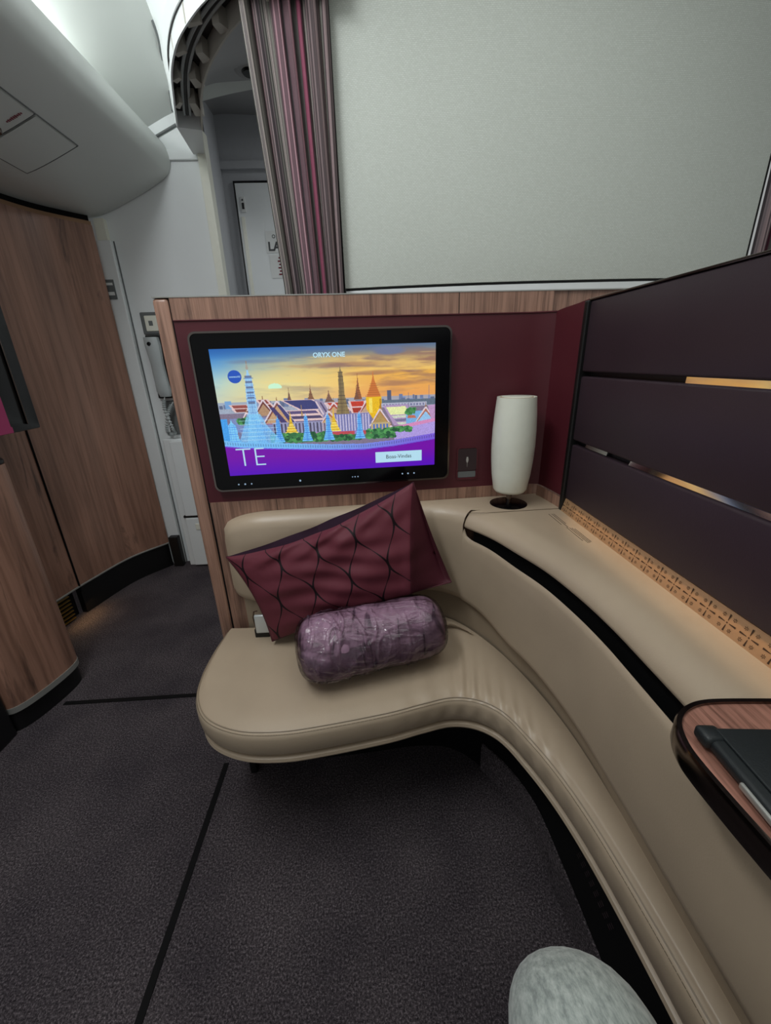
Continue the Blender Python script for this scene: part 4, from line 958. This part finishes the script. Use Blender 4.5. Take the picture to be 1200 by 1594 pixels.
# ------------------------------------------------------------------ lamp
LX, LY = .389, 1.05
lp = thing('table_lamp', 'white barrel-shaped reading lamp on a black disc at the corner of the console', 'lamp', (LX, LY, .793))
bm = B(); lathe(bm, [(0, .0022), (.048, .0022), (.0505, .0012), (.051, 0)], (LX, LY, .7925)); obj('base', bm, 'black_gloss', lp)
bm = B(); lathe(bm, [(0, 0), (.0075, 0), (.0075, .030), (.010, .031), (.010, .050), (0, .050)], (LX, LY, .794)); obj('stem', bm, 'dark_chrome', lp)
bm = B(); pr = [(0, .034), (.030, .034), (.040, .037), (.0445, .044), (.0510, .085), (.0545, .125), (.0560, .165), (.0555, .205), (.0530, .245), (.0495, .285), (.0492, .2885), (.0465, .2885), (.044, .284), (.0, .280)]
lathe(bm, [(a * 1.0, z) for a, z in pr], (LX, LY, .794), 56); sh = obj('lamp_shade', bm, 'ivory_enamel', lp, angle=50)
bm = B(); lathe(bm, [(0, .2895), (.037, .2895), (.039, .288), (.039, .280)], (LX, LY, .794), 48); obj('top_disc', bm, 'ivory_enamel', sh)
bm = B(); lathe(bm, [(.0385, .2885), (.0405, .2888), (.0405, .284)], (LX, LY, .794), 48); obj('trim_ring', bm, 'gold_metal', sh)

# ------------------------------------------------------------------ pillow
def pillow(C4, T, mat, name, label):
    """C4: corners left, right-top, right-bottom, left-bottom in space"""
    A_, B_, C_, D_ = [Vector(c) for c in C4]; n = (B_ - A_).cross(D_ - A_).normalized()
    if n.y > 0: n = -n
    N = 64; bm = B(); L = bm.loops.layers.uv.new('UVMap')
    def ub(v): return 1 - .22 * v ** .85          # where the printed face rolls over to the plain side
    def surf(u, v, s):
        e1 = 4 * u * (1 - u); e2 = 4 * v * (1 - v)
        p = A_ * (1 - u) * (1 - v) + B_ * u * (1 - v) + C_ * u * v + D_ * (1 - u) * v
        top = (1 - v) ** 3 * e1; bot = v ** 3 * e1; lf_ = (1 - u) ** 3 * e2; rt = u ** 3 * e2
        dn = (D_ - A_).normalized(); dr = (B_ - A_).normalized()
        p = p + dn * (.030 if s == 1 else .012) * top * (1.1 - .3 * u) - dn * .010 * bot + dr * .016 * lf_ - dr * .004 * rt
        h = T * (max(e1, 0) ** .40) * (max(e2, 0) ** .40)
        h *= 1 + .06 * math.sin(9 * u + 3 * v)
        if s == 1:
            q = max(0, u - ub(v)) / max(.02, 1 - ub(v)); h = h * (1 - .0 * q) - .050 * q * e2 ** .5 * v + .016 * math.exp(-((u - ub(v)) / .03) ** 2) * v * e2 ** .5
            h += .012 * e1 * (1 - v) ** 6
        wv = .0045 * math.sin(24 * u + 9 * math.sin(4 * v)) * math.exp(-((v - .08) / .22) ** 2) * e1 + .010 * math.exp(-(((u - .56) / .05) ** 2 + ((v - .1) / .14) ** 2)) + .0045 * math.sin(15 * v + 8 * u) * e1 * e2 + .003 * math.sin(31 * v - 14 * u + 3 * math.sin(6 * u)) * e1 * e2
        return p + n * (h + wv) * s
    for s in (1, -1):
        V = [[bm.verts.new(surf(i / N, j / N, s)) for j in range(N + 1)] for i in range(N + 1)]
        if s == 1: RIM = [r[0] for r in V]
        else:
            for i in range(N):
                f = bm.faces.new((RIM[i], RIM[i + 1], V[i + 1][0], V[i][0])); f.material_index = 2
        for i in range(N):
            for j in range(N):
                f = bm.faces.new((V[i][j], V[i][j + 1], V[i + 1][j + 1], V[i + 1][j]) if s == 1 else (V[i][j], V[i + 1][j], V[i + 1][j + 1], V[i][j + 1])); f.material_index = 0 if s == 1 else 1
                for lp_, (a, b) in zip(f.loops, (((i, j), (i, j + 1), (i + 1, j + 1), (i + 1, j)) if s == 1 else ((i, j), (i + 1, j), (i + 1, j + 1), (i, j + 1)))): lp_[L].uv = (a / N, b / N)
    bmesh.ops.remove_doubles(bm, verts=bm.verts, dist=.0004); bmesh.ops.recalc_face_normals(bm, faces=bm.faces)
    c = (A_ + B_ + C_ + D_) / 4; t = thing(name, label, 'cushion', (c.x, c.y, .44))
    obj('cover', bm, mat, t, angle=70)
    rim = [surf(k / N, 0, 1) for k in range(N + 1)]
    bm = B(); tube(bm, [p - n * .002 for p in rim], [.0012 for k in range(N + 1)], 6); obj('edge_seam', bm, 'pillow_edge', t)
    bm = B(); rr = [surf(1, k / N, 1) for k in range(N + 1)] + [surf(1 - k / N, 1, 1) for k in range(N + 1)] + [surf(0, 1 - k / N, 1) for k in range(N + 1)]
    tube(bm, rr, .002, 6); obj('edge_seam', bm, 'pillow_back_fabric', t)
    return t
pillow((atY(352, 867, .985), atY(643, 751, .99), atY(702, 906, .945), atY(424, 998, .95)), .050, ['pillow_fabric', 'pillow_back_fabric', 'pillow_edge'], 'throw_pillow', 'burgundy rectangular pillow with dark ogee lines leaning on the beige backrest')

# ------------------------------------------------------------------ wrapped bolster
bl_a = Vector((-.192, .812, .520)); bl_b = Vector((.172, .898, .520))
ax = (bl_b - bl_a).normalized(); LN = (bl_b - bl_a).length; sd = ax.cross(Vector((0, 0, 1))).normalized(); upv = Vector((0, 0, 1))
def roll(r0, wob, ext, seed, mn=64, na=70, ridge=0):
    rn = random.Random(seed); ph_ = [rn.uniform(0, 6.28) for _ in range(8)]; rows = []
    for i in range(mn + 1):
        t = -ext + (1 + 2 * ext) * i / mn; q = abs(2 * i / mn - 1); e = (1 - q ** 9) ** .4 if q < 1 else 0
        row = []
        for k in range(na):
            a = 2 * math.pi * k / na
            wv = wob * (math.sin(9 * a + 11 * t + ph_[0]) * .4 + math.sin(23 * t + 2 * a + ph_[1]) * .7 + math.sin(5 * a - 31 * t + ph_[2]) * .4 + math.sin(3 * a + 15 * t + ph_[3]) * .5)
            if ridge:
                for (fa_, ft_, ph__) in ((2, 9, .3), (-3, 13, 1.7), (4, -7, 2.9), (1, 21, .9)):
                    wv += ridge * (math.exp(-(math.sin(fa_ * a * .5 + ft_ * t + ph__ + .6 * math.sin(3 * a + 5 * t)) / .10) ** 2) * (.35 + .65 * math.exp(-((t - .25) / .25) ** 2)))
            rr = (r0 + wv) * max(e, .001); x = math.cos(a) * rr * 1.06; z = math.sin(a) * rr * .96; z = max(z, -.077)
            row.append(bl_a + ax * LN * t + sd * x + upv * z)
        rows.append(row)
    return rows
bo = thing('wrapped_bolster', 'mauve rolled duvet wrapped in clear plastic film lying on the bench seat', 'bedding', (-.01, .854, .44))
bm = B(); grid(bm, roll(.081, .0016, .0, 2), close_v=True, cap=True); bmesh.ops.recalc_face_normals(bm, faces=bm.faces); obj('duvet_roll', bm, 'bolster_fabric', bo, angle=80)
bm = B(); R_ = roll(.0838, .0014, .018, 5, mn=150, na=150, ridge=.0035)
for r in R_:
    for k, v in enumerate(r): r[k] = v + Vector((0, 0, -.0)) 
grid(bm, R_, close_v=True, cap=True); bmesh.ops.recalc_face_normals(bm, faces=bm.faces); obj('plastic_film', bm, 'clear_film', bo, angle=80)
# ------------------------------------------------------------------ seat belt
sb = thing('seat_belt_buckle', 'chrome seat belt buckle on beige seat left of the burgundy pillow', 'seat belt', (-.345, 1.02, .43))
bm = B(); box(bm, (-.345, .985, .452), (-.302, .994, .512), .003, 3); obj('buckle', bm, 'buckle_steel', sb)
bm = B(); tube(bm, [(-.346, .992, .46), (-.350, .994, .50), (-.345, .994, .520), (-.335, .993, .523)], .002, 6); obj('wire_loop', bm, 'dark_chrome', sb)
bm = B(); box(bm, (-.352, .992, .428), (-.31, 1.02, .46), .002); obj('strap', bm, 'black_satin', sb, smooth=False)
s2 = thing('seat_belt_strap', 'end of a pale seat belt strap lying at the right end of the wrapped roll', 'seat belt', (.22, .93, .435))
bm = B(); rows = []
for p in catmull([(.190, .975, .452), (.222, .982, .450), (.250, .968, .444), (.274, .946, .440)], 12):
    p = Vector(p); rows.append([p + Vector((-.002, .009, .003)), p + Vector((.002, -.006, .003)), p + Vector((.002, -.006, 0)), p + Vector((-.002, .009, 0))])
grid(bm, rows, close_v=True, cap=True); bmesh.ops.recalc_face_normals(bm, faces=bm.faces); obj('webbing', bm, 'leather', s2)

# ------------------------------------------------------------------ side table and tablet
tz = .800
to = [atZ(px, py, tz) for px, py in ((1200, 1088), (1130, 1088), (1092, 1090), (1068, 1097), (1053, 1110), (1050, 1130), (1062, 1160), (1085, 1192), (1140, 1257), (1200, 1325))]
tp = [(.513, to[0].y - .002)] + [tuple(p) for p in catmull([(p.x, p.y) for p in to], 60)] + [(.318, .1), (.316, -.4), (.513, -.4)]
def inset(poly_, d):
    out = []; n = len(poly_)
    for i in range(n):
        p = Vector(poly_[i]); a = Vector(poly_[i - 1]); b = Vector(poly_[(i + 1) % n]); e1 = (p - a).normalized(); e2 = (b - p).normalized()
        m = Vector((-(e1 + e2).y, (e1 + e2).x)); m.normalize(); out.append(tuple(p + m * d))
    return out
area2 = sum(tp[i][0] * tp[(i + 1) % len(tp)][1] - tp[(i + 1) % len(tp)][0] * tp[i][1] for i in range(len(tp)))
if area2 < 0: tp = tp[::-1]
stb = thing('side_table', 'walnut side table top with polished dark metal rim at the right border', 'table', (.42, .0, .775))
bm = B(); prism(bm, inset(tp, .006), .780, tz - .001); obj('table_top', bm, 'table_wood', stb, smooth=False)
bm = B(); oo = tp; ii = inset(tp, .0065); rows = []
for p, q in zip(oo, ii):
    P_ = Vector((p[0], p[1], 0)); Q_ = Vector((q[0], q[1], 0))
    rows.append([Q_ + Vector((0, 0, .774)), P_ * .8 + Q_ * .2 + Vector((0, 0, .774)), P_ + Vector((0, 0, .779)), P_ + Vector((0, 0, .798)), P_ * .75 + Q_ * .25 + Vector((0, 0, .8025)), Q_ + Vector((0, 0, .8025)), Q_ + Vector((0, 0, .790))])
grid(bm, rows, close_u=True, close_v=True); bmesh.ops.recalc_face_normals(bm, faces=bm.faces); obj('metal_rim', bm, 'dark_chrome', stb, angle=50)
bm = B(); prism(bm, inset(tp, .045), .745, .779); obj('support', bm, 'black_satin', stb, smooth=False)
tb = thing('tablet_case', 'black tablet in a rubber folio case lying on the walnut side table', 'tablet', (.43, .2, .803))
tA, tB = atZ(1088, 1132, .815), atZ(1230, 1134, .815); tC = atZ(1112, 1190, .815); tD = atZ(1215, 1318, .815)
dxv = (tB - tA).normalized(); dyv = (tD - tC).normalized()
def tpt(a, b, z): return Vector((tA.x, tA.y, 0)) + Vector((dxv.x, dxv.y, 0)) * a + Vector((dyv.x, dyv.y, 0)) * b + Vector((0, 0, z))
Wd = .128; Lt = .24
def slab(a0, a1, b0, b1, z0, z1, bev):
    bm = B(); q = [tpt(a0, b0, 0), tpt(a1, b0, 0), tpt(a1, b1, 0), tpt(a0, b1, 0)]; prism(bm, [(p.x, p.y) for p in q], z0, z1, 0)
    es = list(bm.edges); bmesh.ops.bevel(bm, geom=es, offset=bev, segments=3, profile=.5, affect='EDGES'); bmesh.ops.recalc_face_normals(bm, faces=bm.faces); return bm
obj('folio_case', slab(0, Wd, 0, Lt, .803, .816, .005), 'tablet_black', tb)
obj('cover_flap', slab(.012, Wd - .004, .004, Lt - .01, .8155, .819, .0014), 'tablet_black', tb)
obj('fold_ridge', slab(.072, .075, .004, .1, .8185, .8205, .0008), 'slate_plastic', tb)
obj('corner_bumper', slab(-.004, .018, -.003, .018, .803, .818, .005), 'tablet_black', tb)
obj('tablet_edge', slab(-.0025, .004, .055, .2, .805, .812, .002), 'silver_trim', tb)

# ------------------------------------------------------------------ seated traveller: only the trouser legs are in view
def skinned(name, verts, edges, radii, mat, parent, root=0, sub=3):
    me = bpy.data.meshes.new(name); off = worldpos(parent); me.from_pydata([Vector(v) - off for v in verts], edges, []); o = bpy.data.objects.new(name, me); COL.objects.link(o)
    o.modifiers.new('s', 'SKIN'); sk = me.skin_vertices[0].data
    for i, r in enumerate(radii): sk[i].radius = (r, r) if not isinstance(r, tuple) else r
    for i in range(len(verts)): sk[i].use_root = (i == root)
    sd_ = o.modifiers.new('d', 'SUBSURF'); sd_.levels = sub; sd_.render_levels = sub
    dg = bpy.context.evaluated_depsgraph_get(); m2 = bpy.data.meshes.new_from_object(o.evaluated_get(dg)); o.modifiers.clear(); o.data = m2
    m2.materials.clear(); m2.materials.append(MATS[mat])
    for p in m2.polygons: p.use_smooth = True
    o.parent = parent; return o
pe = thing('person', 'seated person in light grey marl joggers, one knee raised into the bottom of the photo', 'person', (.1, .1, 0))
V_ = [(.06, -.42, .56), (.06, -.44, .70), (.12, -.30, .545), (.165, -.10, .525), (.190, .10, .525), (.200, .195, .505), (.205, .225, .43), (.212, .185, .25), (.212, .165, .11),
      (-.02, -.30, .545), (-.08, -.14, .52), (-.13, .02, .49), (-.145, .07, .45), (-.15, .08, .38), (-.15, .06, .24), (-.15, .03, .11)]
E_ = [(0, 1), (0, 2), (2, 3), (3, 4), (4, 5), (5, 6), (6, 7), (7, 8), (0, 9), (9, 10), (10, 11), (11, 12), (12, 13), (13, 14), (14, 15)]
R2 = [.15, .15, .100, .092, .088, .087, .072, .062, .05, .095, .085, .075, .07, .062, .058, .048]
skinned('joggers', V_, E_, R2, 'grey_knit', pe)
for x, y in ((.212, .165), (-.15, .03)):
    skinned('sock', [(x, y, .10), (x, y - .01, .055), (x, y + .06, .042), (x, y + .14, .032), (x, y + .18, .028)], [(0, 1), (1, 2), (2, 3), (3, 4)], [.038, .042, .038, .032, .022], 'sock', pe, sub=2)
